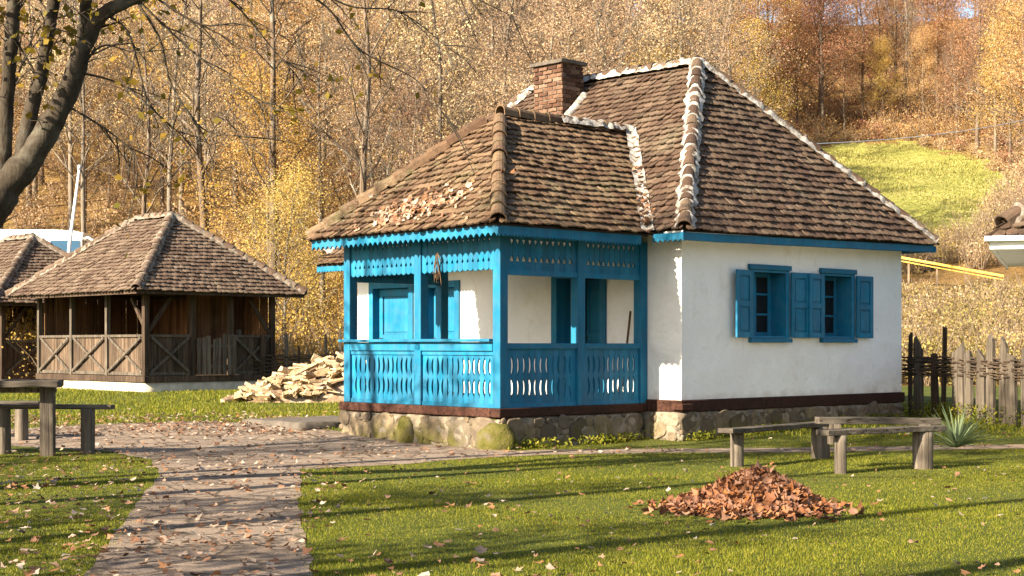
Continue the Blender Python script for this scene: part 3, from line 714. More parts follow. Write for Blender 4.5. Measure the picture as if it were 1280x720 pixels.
# white valley flashing between the two roofs
def strip(mb, p, q, wa, wb, la, lb, lift, n=40, amp=.03, seed=0):
    p, q = Vector(p), Vector(q); vs = []; fs = []
    for i in range(n + 1):
        t = i / n; c = p.lerp(q, t)
        for dv, wd in ((Vector(la), wa), (Vector((0, 0, 0)), 0), (Vector(lb), wb)):
            k = wd * (1 + .35 * noise.noise((t * 14, seed, dv.x * 3))) if wd else 0
            vs.append(c + dv * k + Vector((0, 0, lift + amp * noise.noise((t * 22, seed + 3, dv.y)))))
    for i in range(n):
        for j in (0, 1): fs.append((i * 3 + j, i * 3 + j + 1, i * 3 + j + 4, i * 3 + j + 3))
    mb.add(vs, fs)
mb = MB()
sl_p = Vector((-1, 0, .02)).normalized(); sl_m = Vector((.05, -1, 0)).normalized()
pdir = Vector((-1, 0, 0)); mdir = Vector((0, -1, 0))
strip(mb, (-O - .10, PV0 - PO - .06, ZE - .05), Vector(R2) + Vector((0, 0, .03)), .13, .14, pdir, mdir, .075, seed=2)
mb.build('valley_flashing', M['mortar'], roof, smooth=True)
# small canopy over the rear doors
tb, ub = MB(), MB(); roof_face(tb, ub, [(-.84, Lh + .2, 3.04), (-.84, PV1 + .35, 3.04), (-.2, PV1 + .35, 3.32), (-.2, Lh + .2, 3.32)], seed=19)
rc = tb.build('rear_canopy', M['mosstile'], house); ub.build('canopy_boards', M['under'], rc)
mb = MB(); scallop(mb, (-.80, PV1 + .35, 0), (-.80, Lh + .2, 0), (-1, 0, 0), 3.03, 2.93, .09, .03); mb.build('canopy_fascia', M['blue'], rc)
# carved fascias
mb = MB(); scallop(mb, (e1[0] + .05, e1[1] - .05, 0), (e2[0] + .05, e2[1] + .05, 0), (-1, 0, 0), ZE - .03, ZE - .155, .125, .055, kind='cusp'); mb.build('porch_fascia', M['blue'], house)
mb = MB(); scallop(mb, (e2[0] + .022, e2[1] + .05, 0), (e3[0] - .15, e3[1] + .05, 0), (0, -1, 0), ZE - .03, ZE - .175, .07, .034, kind='saw'); mb.build('porch_fascia', M['blue'], house)
mb = MB(); scallop(mb, (-O + .001, PV0 - PO - .1, 0), (-O + .001, -O, 0), (-1, 0, 0), ZE - .04, ZE - .14, .105, .035, kind='cusp'); mb.build('fascia', M['blue'], house)
mb = MB(); n0 = len(mb.v); scallop(mb, (-O - .02, -O + .03, 0), (W + O, -O + .03, 0), (0, -1, 0), ZE - .035, ZE - .14, .06, .022, kind='saw')
mb.v = [(x, y, z + .10 * (x + O) / (W + 2 * O)) for x, y, z in mb.v]; mb.build('fascia', M['blue'], house)
mb = MB(); mb.box(W + O, W + O + .028, -O - .02, Lh + O, ZE - .05, ZE + .05); mb.build('fascia', M['blue'], house)
mb = MB(); mb.box(-O, W + O, -O + .03, .0, ZE - .03, ZE - .005); mb.box(-O, .0, PV1 + PO, Lh + O, ZE - .03, ZE - .005); mb.build('soffit', M['plaster'], house)
# chimney
mb = MB(); u0, u1, v0, v1 = 2.08, 2.66, 4.74, 5.50; zb = 5.35; row = 0; z = zb
rgc = random.Random(5)
while z < 6.80:
    h_ = .068
    def course(ax0, ax1, fix, horiz):
        x = ax0 - (.12 if row % 2 else 0)
        while x < ax1:
            a_, b_ = max(x, ax0), min(x + .24, ax1)
            if b_ - a_ > .03:
                j = rgc.uniform(-.010, .012)
                (mb.box(a_ + .005, b_ - .005, fix - .06 - j, fix + .05, z, z + h_ - rgc.uniform(0, .008)) if horiz == 'v0' else
                 mb.box(a_ + .005, b_ - .005, fix - .05, fix + .06 + j, z, z + h_) if horiz == 'v1' else
                 mb.box(fix - .06 - j, fix + .05, a_ + .005, b_ - .005, z, z + h_ - rgc.uniform(0, .008)) if horiz == 'u0' else
                 mb.box(fix - .05, fix + .06 + j, a_ + .005, b_ - .005, z, z + h_))
            x += .25
    course(u0, u1, v0 + .06, 'v0'); course(u0, u1, v1 - .06, 'v1'); course(v0 + .012, v1 - .012, u0 + .06, 'u0'); course(v0 + .012, v1 - .012, u1 - .06, 'u1')
    z += .080; row += 1
chim = mb.build('chimney', M['brick'], roof, bevel=.006)
mb = MB(); mb.box(u0 + .022, u1 - .022, v0 + .022, v1 - .022, zb, 6.79); mb.build('chimney_mortar', M['greymortar'], roof)
mb = MB(); rough_block(mb, u0 - .06, u1 + .06, v0 - .06, v1 + .06, 6.80, 6.87, .1, .012, 4, .012, 3); mb.build('chimney_cap', M['slab'], roof)
mb = MB(); sr = (ZR - ZE) / (3.05 + O); zs = lambda u: ZE + (u + O) * sr
for (p, q, s_) in (((u0 - .05, v0, zs(u0)), (u0 - .05, v1, zs(u0)), 1), ((u0, v0 - .05, zs(u0)), (u1, v0 - .05, zs(u1)), 2)):
    mb.tube([Vector(p).lerp(Vector(q), t / 14) + Vector((0, 0, .05 + .03 * noise.noise((t * 1.3, s_, 0)))) for t in range(15)], [.10 + .035 * noise.noise((t * 2.1, s_, 4)) for t in range(15)], 8)
mb.build('chimney_flashing', M['mortar'], roof, smooth=True)
#@@PART2
# ------------------------------------------------------------------ timber huts
hut = empty('timber_hut', (0, 0, 0), 0, 'open timber hut with crossed railings, slatted gate and brown tiled roof', 'hut')
def make_hut(hut):
    X, Y = 4.0, 5.96; zf = .42
    mb = MB(); rough_block(mb, -.05, X + .05, -.05, Y + .05, -.5, zf - .16, .25, .02, 2, .03, 2); mb.build('plinth', M['concrete'], hut, True)
    mb = MB()
    mb.box(-.09, .09, -.09, Y + .09, zf - .16, zf); mb.box(.09, X + .09, -.09, .09, zf - .16, zf); mb.box(X - .09, X + .09, .09, Y + .09, zf - .16, zf); mb.box(.09, X - .09, Y - .09, Y + .09, zf - .16, zf)
    mb.build('base_beam', M['dwood'], hut, bevel=.01)
    mb = MB()
    for i in range(26): mb.box(.1, X - .1, .1 + i * .222, .1 + i * .222 + .217, zf - .06, zf - .02)
    mb.build('floor', M['floor'], hut)
    def post(x, y, s=.14, top=2.62, m='dwood'):
        m_ = MB(); m_.box(x - s / 2, x + s / 2, y - s / 2, y + s / 2, zf, top); m_.build('post', M[m], hut, bevel=.01)
    for y in (0, 2.0, 4.0, Y): post(0, y, .15 if y == 0 else .12, m='gwood' if y else 'dwood')
    for x in (1.42, 2.62, X): post(x, 0)
    post(X, Y); post(X, 3.0); post(2.0, Y)
    zr = 1.49
    def bay(p, q, n, gate=False, boards=True, light=0):
        p, q, n = Vector(p), Vector(q), Vector(n); d = (q - p).normalized(); L = (q - p).length
        m_ = MB(); m_.bar(p + Vector((0, 0, zr)), q + Vector((0, 0, zr)), .10, .07); m_2 = MB(); m_2.bar(p + Vector((0, 0, zf + .06)), q + Vector((0, 0, zf + .06)), .06, .09); m_2.build('bottom_rail', M['gwood'], hut, bevel=.006)
        ln_ = L; nn = n * .055
        m_.build('railing', M['gwood'], hut, bevel=.006)
        k = int(L / .16); rg = random.Random(int(L * 100)); m_ = MB()
        for i in range(k):
            x0 = L * i / k + .003; x1 = L * (i + 1) / k - .003
            m_.obox(p + d * x0 - n * (.02 + rg.uniform(0, .008)) + Vector((0, 0, zf + .10)), d * (x1 - x0), n * .02, (rg.uniform(-.006, .006), 0, zr - zf - .14))
        m_.build('board_infill', M['infill'] if light else M['dwood'], hut)
        for a_, b_, o_ in ((zf + .1, zr - .04, .0), (zr - .04, zf + .1, .034)):
            m_ = MB(); m_.bar(p + d * .06 + n * (.035 + o_) + Vector((0, 0, a_)), q - d * .06 + n * (.035 + o_) + Vector((0, 0, b_)), .03, .075, up=n.cross(d)); m_.build('cross_brace', M['gwood'], hut, bevel=.004)
    for y0, y1 in ((.08, 1.94), (2.06, 3.94), (4.06, Y - .06)): bay((0, y0, 0), (0, y1, 0), (-1, 0, 0), light=1)
    bay((.08, 0, 0), (1.35, 0, 0), (0, -1, 0)); bay((2.69, 0, 0), (X - .08, 0, 0), (0, -1, 0))
    # gate of pointed pales, ajar
    g = MB(); rg = random.Random(3)
    for i in range(8):
        x = 1.50 + i * .148; h = 1.02 + rg.uniform(-.06, .10)
        g.obox((x, -.13 - .02 * i, zf + .02), (.105, -.012, 0), (0, .022, 0), (rg.uniform(-.03, .03), 0, h))
    g.bar((1.50, -.09, zf + .25), (2.62, -.25, zf + .25), .03, .07); g.bar((1.50, -.09, zf + .80), (2.62, -.25, zf + .80), .03, .07)
    g.build('gate', M['gwood'], hut, bevel=.004)
    g = MB(); g.bar((2.66, -.02, zf), (2.66, -.02, 1.55), .05, .10, up=(0, 1, 0)); g.build('gate_post', M['gwood'], hut)
    # plank back walls
    for name, p, d, L, n in (('plank_wall', (X - .06, .1, 0), (0, 1, 0), Y - .2, (-1, 0, 0)), ('plank_wall', (.1, Y - .06, 0), (1, 0, 0), X - .2, (0, -1, 0)), ('plank_wall', (2.0, 1.25, 0), (1, 0, 0), 1.9, (0, -1, 0))):
        m_ = MB(); rg = random.Random(int(L * 10)); k = int(L / .19); p, d, n = Vector(p), Vector(d), Vector(n)
        for i in range(k):
            x0 = L * i / k + rg.uniform(0, .012); x1 = L * (i + 1) / k - rg.uniform(0, .012)
            m_.obox(p + d * x0 + n * rg.uniform(0, .02) + Vector((0, 0, zf)), d * (x1 - x0), n * .025, (0, 0, 2.25))
        m_.build(name, M['plank'], hut)
    for p, q in (((.08, -.0, 1.6), (.75, 0, 2.5)), ((X - .08, 0, 1.55), (X - .75, 0, 2.5)), ((.02, .1, 1.75), (.02, .75, 2.5))):
        m_ = MB(); m_.bar(p, q, .07, .10); m_.build('diagonal_strut', M['dwood'], hut, bevel=.005)
    m_ = MB(); m_.box(-.06, .06, -.06, Y + .06, 2.62, 2.76); m_.box(.061, X + .06, -.06, .06, 2.62, 2.76); m_.box(X - .06, X + .06, .061, Y + .06, 2.62, 2.76); m_.box(.061, X - .061, Y - .06, Y + .06, 2.62, 2.76)
    m_.build('top_beam', M['dwood'], hut)
    o = .66; ze = 2.66; zr2 = 4.86
    a, b, c, d = (-o, -o, ze), (X + o, -o, ze), (X + o, Y + o, ze), (-o, Y + o, ze); p, q = (X / 2, 2.02, zr2), (X / 2, Y - 2.02, zr2)
    tb, ub = MB(), MB()
    roof_face(tb, ub, [a, b, p], seed=41, wt=.17, ex=.165); roof_face(tb, ub, [d, a, p, q], seed=42, wt=.17, ex=.165); roof_face(tb, ub, [b, c, q, p], seed=43, wt=.2, ex=.2); roof_face(tb, ub, [c, d, q], seed=44, wt=.2, ex=.2)
    rf = tb.build('roof', M['huttile'], hut); ub.build('roof_boards', M['under'], rf)
    cb, mm = MB(), MB()
    for i, (s, e) in enumerate(((a, p), (b, p), (p, q), (d, q), (c, q))): ridge_line(Vector(s) + Vector((0, 0, .03)), Vector(e) + Vector((0, 0, .05)), cb, mm, r=.13, seed=60 + i)
    cb.build('ridge_tiles', M['huttile'], rf); mm.build('ridge_mortar', M['greymortar'], rf, True)
    m_ = MB()
    m_.box(-o + .02, X + o - .02, -o + .02, -o + .05, ze - .09, ze - .02); m_.box(-o + .02, -o + .05, -o + .051, Y + o - .02, ze - .09, ze - .02)
    m_.build('eave_board', M['dwood'], hut)
make_hut(hut)
hpos = (gp(182, 490, .27)[0] * 40 / gp(182, 490, .27)[1], 40.0, .27); hrz = math.atan2(.69, .72)
hut.location = hpos; hut.rotation_euler = (0, 0, hrz)
hut2 = copy_thing(hut, (-15.75, 47.0, .15), hrz, 1.0, 'dark timber hut at the left edge, half hidden by the nearer hut')
# ------------------------------------------------------------------ bus, lamp post, cable, yellow rail
bus = empty('bus', (-16.6, 60.0, 2.9), R(4), 'white roofed bus parked behind the tiled roofs of the timber huts', 'bus')
def bus_section(inset=0, z0=.45, z1=3.1, x0=-10.5, x1=0, wd=2.5):
    b = MB(); n = 7
    prof = [(-wd / 2 + inset, z0), (-wd / 2 + inset, z1 - .35), (-wd / 2 + .10 + inset, z1 - .1), (-wd / 2 + .35, z1), (wd / 2 - .35, z1), (wd / 2 - .10 - inset, z1 - .1), (wd / 2 - inset, z1 - .35), (wd / 2 - inset, z0)]
    xs_ = [(x0, .94, 0), (x0 + .25, 1, 0), (x1 - 1.2, 1, 0), (x1 - .5, .995, -.03), (x1 - .12, .97, -.12)]
    vs = []; k = len(prof)
    for x, s_, dz in xs_: vs += [(x, y * s_, z + (dz if z > 2 else 0)) for y, z in prof]
    fs = [(i * k + j, i * k + j + 1, (i + 1) * k + j + 1, (i + 1) * k + j) for i in range(len(xs_) - 1) for j in range(k - 1)]
    fs += [tuple(range(k)), tuple((len(xs_) - 1) * k + j for j in range(k))[::-1]]
    b.add(vs, fs); return b
bus_section().build('body', M['white'], bus, bevel=.03)
for i in range(6):
    for sgn in (-1, 1):
        m_ = MB(); m_.box(-9.9 + i * 1.42, -9.9 + i * 1.42 + 1.32, sgn * 1.245 - .012, sgn * 1.245 + .012, 1.75, 2.62); m_.build('window', M['busglass'], bus, bevel=.01)
m_ = MB(); m_.obox((-.13, -1.12, 1.45), (0, 2.24, 0), (.03, 0, 0), (-.02, 0, 1.25)); m_.build('windscreen', M['busglass'], bus, bevel=.01)
m_ = MB(); m_.box(-1.3, -.2, -1.262, -1.24, 1.1, 2.66); m_.build('front_side_window', M['busblue'], bus)
m_ = MB(); m_.box(-10.3, -1.4, -1.265, -1.24, .7, 1.5); m_.build('side_stripe', M['busblue'], bus)
for sgn in (-1, 1):
    m_ = MB(); m_.tube([(-.2, sgn * 1.0, 2.72), (.12, sgn * 1.2, 2.78), (.32, sgn * 1.28, 2.66), (.34, sgn * 1.28, 2.4)], .05); m_.box(.28, .42, sgn * 1.28 - .12, sgn * 1.28 + .12, 2.0, 2.4); m_.build('mirror', M['white'], bus, bevel=.01)
for x in (-8.0, -2.6):
    for sgn in (-1, 1):
        m_ = MB(); m_.tube([(x, sgn * 1.0, .48), (x, sgn * 1.27, .48)], .48, 20); wh = m_.build('wheel', M['rubber'], bus, bevel=.03)
        m_ = MB(); m_.tube([(x, sgn * 1.262, .48), (x, sgn * 1.285, .48)], .26, 16); m_.build('rim', M['tin'], wh)
lp = empty('lamp_post', (-14.45, 50, gz(-13.9, 50) - .2), 0, 'slim pale metal pole leaning slightly behind the left hut roof', 'pole')
m_ = MB(); m_.tube([(-.45, 0, 0), (-.10, 0, 4.0), (.22, 0, 7.55 - gz(-13.9, 50))], [.075, .06, .04], 10); m_.build('pole', M['white'], lp, True)
m_ = MB(); m_.tube([(.22, 0, 7.5 - gz(-13.9, 50)), (.22, 0, 7.64 - gz(-13.9, 50))], [.075, .05], 10); m_.build('pole_cap', M['tin'], lp, True)
def catenary(p, q, sag, n=30): return [Vector(p).lerp(Vector(q), i / n) - Vector((0, 0, sag * 4 * (i / n) * (1 - i / n))) for i in range(n + 1)]
m_ = MB(); m_.tube(catenary((5.0, 31.5, 5.65), (18.0, 50, 9.2), .25), .010, 5); tag(m_.build('overhead_cable', M['tin'], None, True), 'thin pale cable strung from behind the cottage roof across the meadow', 'cable')
yr = empty('guard_rail', (0, 0, 0), 0, 'yellow two-bar guard rail on the shrubby slope right of the cottage', 'rail')
p, q = Vector((16.0, 62.5, 5.12)), Vector((19.6, 60.5, 4.26))
for dz in (0, -.15):
    m_ = MB(); m_.bar(p + Vector((0, 0, dz)), q + Vector((0, 0, dz)), .06, .10 if dz == 0 else .045); m_.build('rail_bar', M['yellow'], yr, bevel=.02)
for i in range(4):
    c = p.lerp(q, .08 + i * .28); m_ = MB(); m_.box(c.x - .03, c.x + .03, c.y + .05, c.y + .11, gz(c.x, c.y) - .3, c.z - .1); m_.build('rail_post', M['twig'], yr)
# ------------------------------------------------------------------ right-hand outbuilding (mostly outside the picture)
vr = math.atan2(.94, .345)
ob = empty('outbuilding', (6.98, 19.6, 0), vr - math.pi / 2, 'tiled roof corner with a white gutter board at the right edge', 'building')
m_ = MB(); m_.box(0, 5, 0, 4, -.1, 2.80); m_.build('wall', M['plaster'], ob)
m_ = MB(); m_.box(-.04, 5.04, -.04, 4.04, -.2, .35); m_.build('plinth', M['concrete'], ob)
oo = .72; tb, ub = MB(), MB(); za = 2.86; zb_ = za + 2.4
a, b, c, d, p, q = (-oo, -oo, za), (5 + oo, -oo, za), (5 + oo, 4 + oo, za), (-oo, 4 + oo, za), (2.1, 2, zb_), (2.9, 2, zb_)
roof_face(tb, ub, [a, b, q, p], seed=71); roof_face(tb, ub, [d, a, p], seed=72); roof_face(tb, ub, [b, c, q], seed=73); roof_face(tb, ub, [c, d, p, q], seed=74)
rf = tb.build('roof', M['tile'], ob); ub.build('roof_boards', M['under'], rf)
cb, mm = MB(), MB()
for i, (s, e) in enumerate(((a, p), (b, q), (p, q), (c, q), (d, p))): ridge_line(Vector(s) + (Vector(e) - Vector(s)).normalized() * .22 + Vector((0, 0, .04)), Vector(e) + Vector((0, 0, .05)), cb, mm, r=.13, seed=80 + i, capgap=.0)
cb.build('ridge_tiles', M['tile'], rf); mm.build('ridge_mortar', M['greymortar'], rf, True)
m_ = MB(); m_.box(-oo - .03, 5 + oo, -oo - .03, -oo, za - .15, za - .0); m_.box(-oo - .03, -oo, -oo, 4 + oo, za - .15, za + .002); m_.box(-oo - .09, 5 + oo, -oo - .13, -oo - .031, za - .05, za + .015); m_.build('gutter_board', M['white'], ob, bevel=.008)
m_ = MB(); m_.box(-oo + .01, 5 + oo, -oo + .001, -.001, za - .10, za - .07); m_.box(-oo + .01, -.001, .0, 4 + oo, za - .10, za - .07); m_.build('soffit', M['white'], ob)
m_ = MB(); m_.tube([(-.02, -oo - .06, za - .06), (-.02, -oo - .06, za - .2), (.12, -.10, za - .5), (.12, -.10, .2)], .05, 10); m_.build('downpipe', M['white'], ob, True)
m_ = MB(); m_.box(1.4, 2.3, -.03, .05, 1.0, 2.1); wd = m_.build('window', M['gwood'], ob); m_ = MB(); m_.box(1.48, 2.22, -.036, -.031, 1.08, 2.02); m_.build('glass_pane', M['glass'], wd)
# ------------------------------------------------------------------ benches and table
def plank(mb, p, q, wd, th, rg, n=8):
    """a hewn plank: slightly wavy box"""
    p, q = Vector(p), Vector(q); d = (q - p); sd = d.cross(Vector((0, 0, 1))).normalized(); vs = []; fs = []
    for i in range(n + 1):
        c = p + d * i / n + Vector((0, 0, rg.uniform(-.006, .006))); a = wd / 2 * rg.uniform(.93, 1.05); b = wd / 2 * rg.uniform(.93, 1.05)
        vs += [c - sd * a + Vector((0, 0, -th / 2)), c + sd * b + Vector((0, 0, -th / 2)), c + sd * b + Vector((0, 0, th / 2)), c - sd * a + Vector((0, 0, th / 2))]
    for i in range(n):
        for k in range(4): fs.append((i * 4 + k, i * 4 + (k + 1) % 4, i * 4 + 4 + (k + 1) % 4, i * 4 + 4 + k))
    fs += [(3, 2, 1, 0), tuple(n * 4 + k for k in range(4))]; mb.add(vs, fs)
def stump(mb, x, y, r, z1, z0=-.1, lean=(0, 0), seed=0):
    n = 14; vs = []; fs = []; L = 7
    for i in range(L + 1):
        t = i / L
        for k in range(n):
            a = 2 * math.pi * k / n; rr = r * (1 + .10 * noise.noise((math.cos(a) * 1.3 + seed, math.sin(a) * 1.3, t * .8)) + .05 * noise.noise((math.cos(a) * 4 + seed, math.sin(a) * 4, t * .6)))
            vs.append((x + lean[0] * t + rr * math.cos(a), y + lean[1] * t + rr * math.sin(a), z0 + (z1 - z0) * t))
    for i in range(L):
        for k in range(n): fs.append((i * n + k, i * n + (k + 1) % n, (i + 1) * n + (k + 1) % n, (i + 1) * n + k))
    fs.append(tuple(L * n + k for k in range(n))); mb.add(vs, fs)
def px(xp, yp, Y): return ((xp - 640) / F * Y, Y, CH + (H - yp) / F * Y)
rb = random.Random(4)
bench = empty('garden_bench', (0, 0, 0), 0, 'grey log-legged bench with a raised second plank, beside the yucca', 'bench')
for (x, y), r, i in ((gp(1051, 592), .075, 0), (gp(1154, 586), .125, 1)):
    m_ = MB(); stump(m_, x, y, r, .45, seed=i * 3); m_.build('leg', M['gwood'], bench, True)
m_ = MB(); plank(m_, (3.62, 17.75, .485), (5.25, 18.65, .485), .24, .065, rb); m_.build('seat', M['gwoodx'], bench, bevel=.008)
m_ = MB(); plank(m_, (3.72, 18.55, .585), (5.28, 18.80, .565), .17, .085, rb); m_.build('raised_plank', M['gwoodx'], bench, bevel=.008)
for b_ in ((5.0, 5.14, 18.66, 18.8, .50, .53), (3.86, 3.99, 18.45, 18.6, .30, .545)): m_ = MB(); m_.box(*b_); m_.build('plank_support', M['gwood'], bench)
bench2 = empty('garden_bench', (0, 0, 0), 0, 'grey plank bench on log legs standing closest to the cottage wall', 'bench')
for (x, y), r, i in ((gp(921, 583), .085, 5), (gp(1026, 573), .125, 6)):
    m_ = MB(); stump(m_, x, y, r, .425, seed=i * 3); m_.build('leg', M['gwood'], bench2, True)
m_ = MB(); plank(m_, (2.60, 18.55, .455), (4.42, 20.65, .455), .23, .06, rb); m_.build('seat', M['gwoodx'], bench2, bevel=.008)
table = empty('picnic_table', (0, 0, 0), 0, 'dark rustic plank table on square posts in the left shade', 'table')
for k, (dy, dz) in enumerate(((-.24, 0), (0, .012), (.24, -.006))):
    m_ = MB(); plank(m_, (-8.6, 20.65 + dy, .985 + dz), (-6.07 - .06 * k, 20.65 + dy, .985 + dz), .225, .085, rb); m_.build('top_plank', M['gwoodx'], table, bevel=.008)
for x in (-6.3, -8.2):
    m_ = MB(); m_.obox((x - .09, 20.56, -.1), (.18, .02, 0), (-.02, .18, 0), (0.0, 0, 1.04)); m_.build('leg', M['gwood'], table, bevel=.012)
m_ = MB(); m_.box(-8.3, -6.2, 20.60, 20.70, .86, .935); m_.build('cross_rail', M['gwood'], table)
def long_bench(label, y, x1, z, xl):
    b = empty('plank_bench', (0, 0, 0), 0, label, 'bench')
    m_ = MB(); plank(m_, (-9.2, y, z + .02), (x1, y + .1, z - .02), .28, .06, rb); m_.build('seat', M['gwoodx'], b, bevel=.008)
    for x in xl: m_ = MB(); stump(m_, x, y + .02, .10, z - .03, seed=x); m_.build('leg', M['gwood'], b, True)
long_bench('dark plank bench in front of the timber hut, long seat beside the picnic table', 21.05, -5.55, .66, (-5.88, -7.05, -8.6))
long_bench('second dark bench behind the picnic table at the left edge', 23.6, -7.35, .62, (-7.62, -8.9))
# stone slab at the porch entrance
c = Vector((*gp(378, 530, .12), 0)); m_ = MB(); rough_block(m_, -.95, .95, -.9, .9, -.2, .235, .12, .03, 3, .04, 8)
o = m_.build('stone_slab', M['slab'], None, True); o.location = hw(-2.55, 6.1, 0); o.rotation_euler = (0, 0, HRZ); tag(o, 'flat grey stone slab lying on the ground beside the porch corner', 'slab')
# brooms, dried bunch
def stick_thing(name, label, cat, a, b, r, mats, head=None):
    t = empty(name, a, 0, label, cat); a, b = Vector(a), Vector(b); m_ = MB(); m_.tube([Vector((0, 0, 0)), (b - a) * .5 + Vector((.006, 0, 0)), b - a], r, 8); m_.build('handle', mats[0], t, True)
    if head: head(t, b - a, mats[1])
def broom_head(t, d, mt):
    m_ = MB(); rg = random.Random(9)
    for i in range(70):
        a = rg.uniform(0, 6.28); r = rg.uniform(0, .03); m_.tube([(r * math.cos(a), r * math.sin(a), .22), (r * 3.2 * math.cos(a) + .01, r * 3.2 * math.sin(a), -.04 + rg.uniform(0, .03))], .004, 4)
    m_.build('broom_head', mt, t)
stick_thing('broom', 'brown broom handle leaning against the white porch wall by the door', 'broom', hw(-.30, 1.02, .64), hw(-.08, 1.0, 2.05), .018, (M['plank'], M['straw']), broom_head)
def red_tip(t, d, mt):
    m_ = MB(); m_.tube([d * .82, d * 1.02], .024, 8); m_.build('grip', mt, t, True)
stick_thing('mop', 'grey stick with a red end leaning at the rear of the porch', 'mop', hw(-1.05, 6.55, .62), hw(-1.72, 6.35, 2.36), .014, (M['tin'], M['red']), red_tip)
m_ = MB(); c = hw(PU - .05, 2.05, 0); rg = random.Random(2)
for i in range(11):
    a = rg.uniform(0, 6.28); r = rg.uniform(0, .035); z0 = 2.92 + rg.uniform(-.10, .02); z1 = 2.38 + rg.uniform(0, .42)
    m_.tube([c + Vector((r * .3 * math.cos(a), r * .3 * math.sin(a), z0)), c + Vector((r * 1.3 * math.cos(a), r * 1.3 * math.sin(a), (z0 + z1) / 2)), c + Vector((r * math.cos(a) * 2 + .03 * math.sin(i), r * math.sin(a) * 2, z1))], [.003, .007 + .006 * (i % 3 == 0), .004], 5)
tag(m_.build('dried_bunch', M['straw']), 'bunch of dry brown stalks hanging from the front porch frieze', 'dried bunch')
# ------------------------------------------------------------------ wattle fences
def stake(mb, x, y, z0, h, wd, th, rg, ang=0):
    vs = []; fs = []; n = 6; dx = Vector((math.cos(ang), math.sin(ang), 0)); dy = Vector((-math.sin(ang), math.cos(ang), 0)); ln = Vector((rg.uniform(-.03, .03), rg.uniform(-.03, .03), 0)); tipx = rg.uniform(-.4, .4)
    for i in range(n + 1):
        t = i / n; k = 1 - .12 * t; c = Vector((x, y, z0 + h * t * (1 if i < n else 1))) + ln * t + dx * rg.uniform(-.008, .008)
        for sx, sy in ((-1, -1), (1, -1), (1, 1), (-1, 1)):
            dz = 0 if i < n else (-abs(sx - tipx * 2) * wd * rg.uniform(.3, .9))
            if i == n: kk = k * .8
            else: kk = k
            vs.append(c + dx * sx * wd / 2 * kk * rg.uniform(.92, 1.06) + dy * sy * th / 2 + Vector((0, 0, dz)))
    for i in range(n):
        for k in range(4): fs.append((i * 4 + k, i * 4 + (k + 1) % 4, i * 4 + 4 + (k + 1) % 4, i * 4 + 4 + k))
    fs += [(3, 2, 1, 0), tuple(n * 4 + k for k in range(4))]; mb.add(vs, fs)
def wattle(name, label, A, B, stakes, rods, seed, zfun):
    f = empty(name, (0, 0, 0), 0, label, 'fence'); A, B = Vector((*A, 0)), Vector((*B, 0)); rg = random.Random(seed); d = B - A; an = math.atan2(d.y, d.x); nrm = Vector((-d.y, d.x, 0)).normalized(); ps = []
    for (t, h, wd, m) in stakes:
        c = A + d * t; m_ = MB(); wd *= 1.2; sx_ = .05 if wd < .12 else .07; stake(m_, c.x, c.y, zfun(c.x, c.y) - .15, h + .15, wd, sx_, rg, an); m_.build('stake', M[m], f, bevel=.006); ps.append(t)
    mw = MB()
    for r in range(rods[0]):
        z = rods[1] + (rods[2] - rods[1]) * r / max(1, rods[0] - 1) + rg.uniform(-.012, .012); pts_ = []
        k = len(ps) * 3; t0 = rg.uniform(-.03, .05); t1 = rg.uniform(.96, 1.03)
        for i in range(k + 1):
            t = t0 + (t1 - t0) * i / k; j = sum(1 for q in ps if q < t); c = A + d * t
            pts_.append(c + nrm * (.055 * (1 if (j + r) % 2 else -1)) + Vector((0, 0, zfun(c.x, c.y) + z + rg.uniform(-.012, .012))))
        mw.tube(pts_, [rg.uniform(.012, .021)] * len(pts_), 5)
    mw.build('woven_rods', M['rod'], f)
rs = random.Random(12)
A_, B_ = (7.42, 28.7), (8.95, 24.6)
def tpx(xp):   # where along the fence a picture column falls
    r = (xp - 640) / F; return (r * A_[1] - A_[0]) / ((B_[0] - A_[0]) - r * (B_[1] - A_[1]))
st = [(tpx(1138), 1.62, .08, 'dwood'), (tpx(1148), 1.56, .20, 'gwood'), (tpx(1169), 1.26, .14, 'dwood'), (tpx(1179), 1.72, .08, 'dwood'), (tpx(1199), 1.50, .28, 'gwood'), (tpx(1211), 1.36, .16, 'gwood'),
      (tpx(1227), 1.38, .19, 'gwood'), (tpx(1238.5), 1.62, .16, 'gwood'), (tpx(1254), 1.56, .15, 'gwood'), (tpx(1266), 1.36, .20, 'gwood'), (tpx(1283), 1.5, .17, 'gwood'), (tpx(1297), 1.4, .2, 'gwood')]
wattle('wattle_fence', 'weathered fence of wide split stakes bound with woven rods, right of the cottage', A_, B_, st, (15, .80, 1.12), 5, lambda x, y: gz(x, y))
st = [(i / 17 + rs.uniform(-.012, .012), rs.choice([1.0, 1.25, 1.45, 1.6, 1.75]), rs.choice([.07, .10, .14]), rs.choice(['gwood', 'gwood', 'dwood'])) for i in range(18)]
wattle('wattle_fence', 'low woven fence with uneven stakes behind the firewood heap', (-7.6, 42.2), (-2.0, 44.2), st, (16, .15, .95), 6, lambda x, y: gz(x, y))
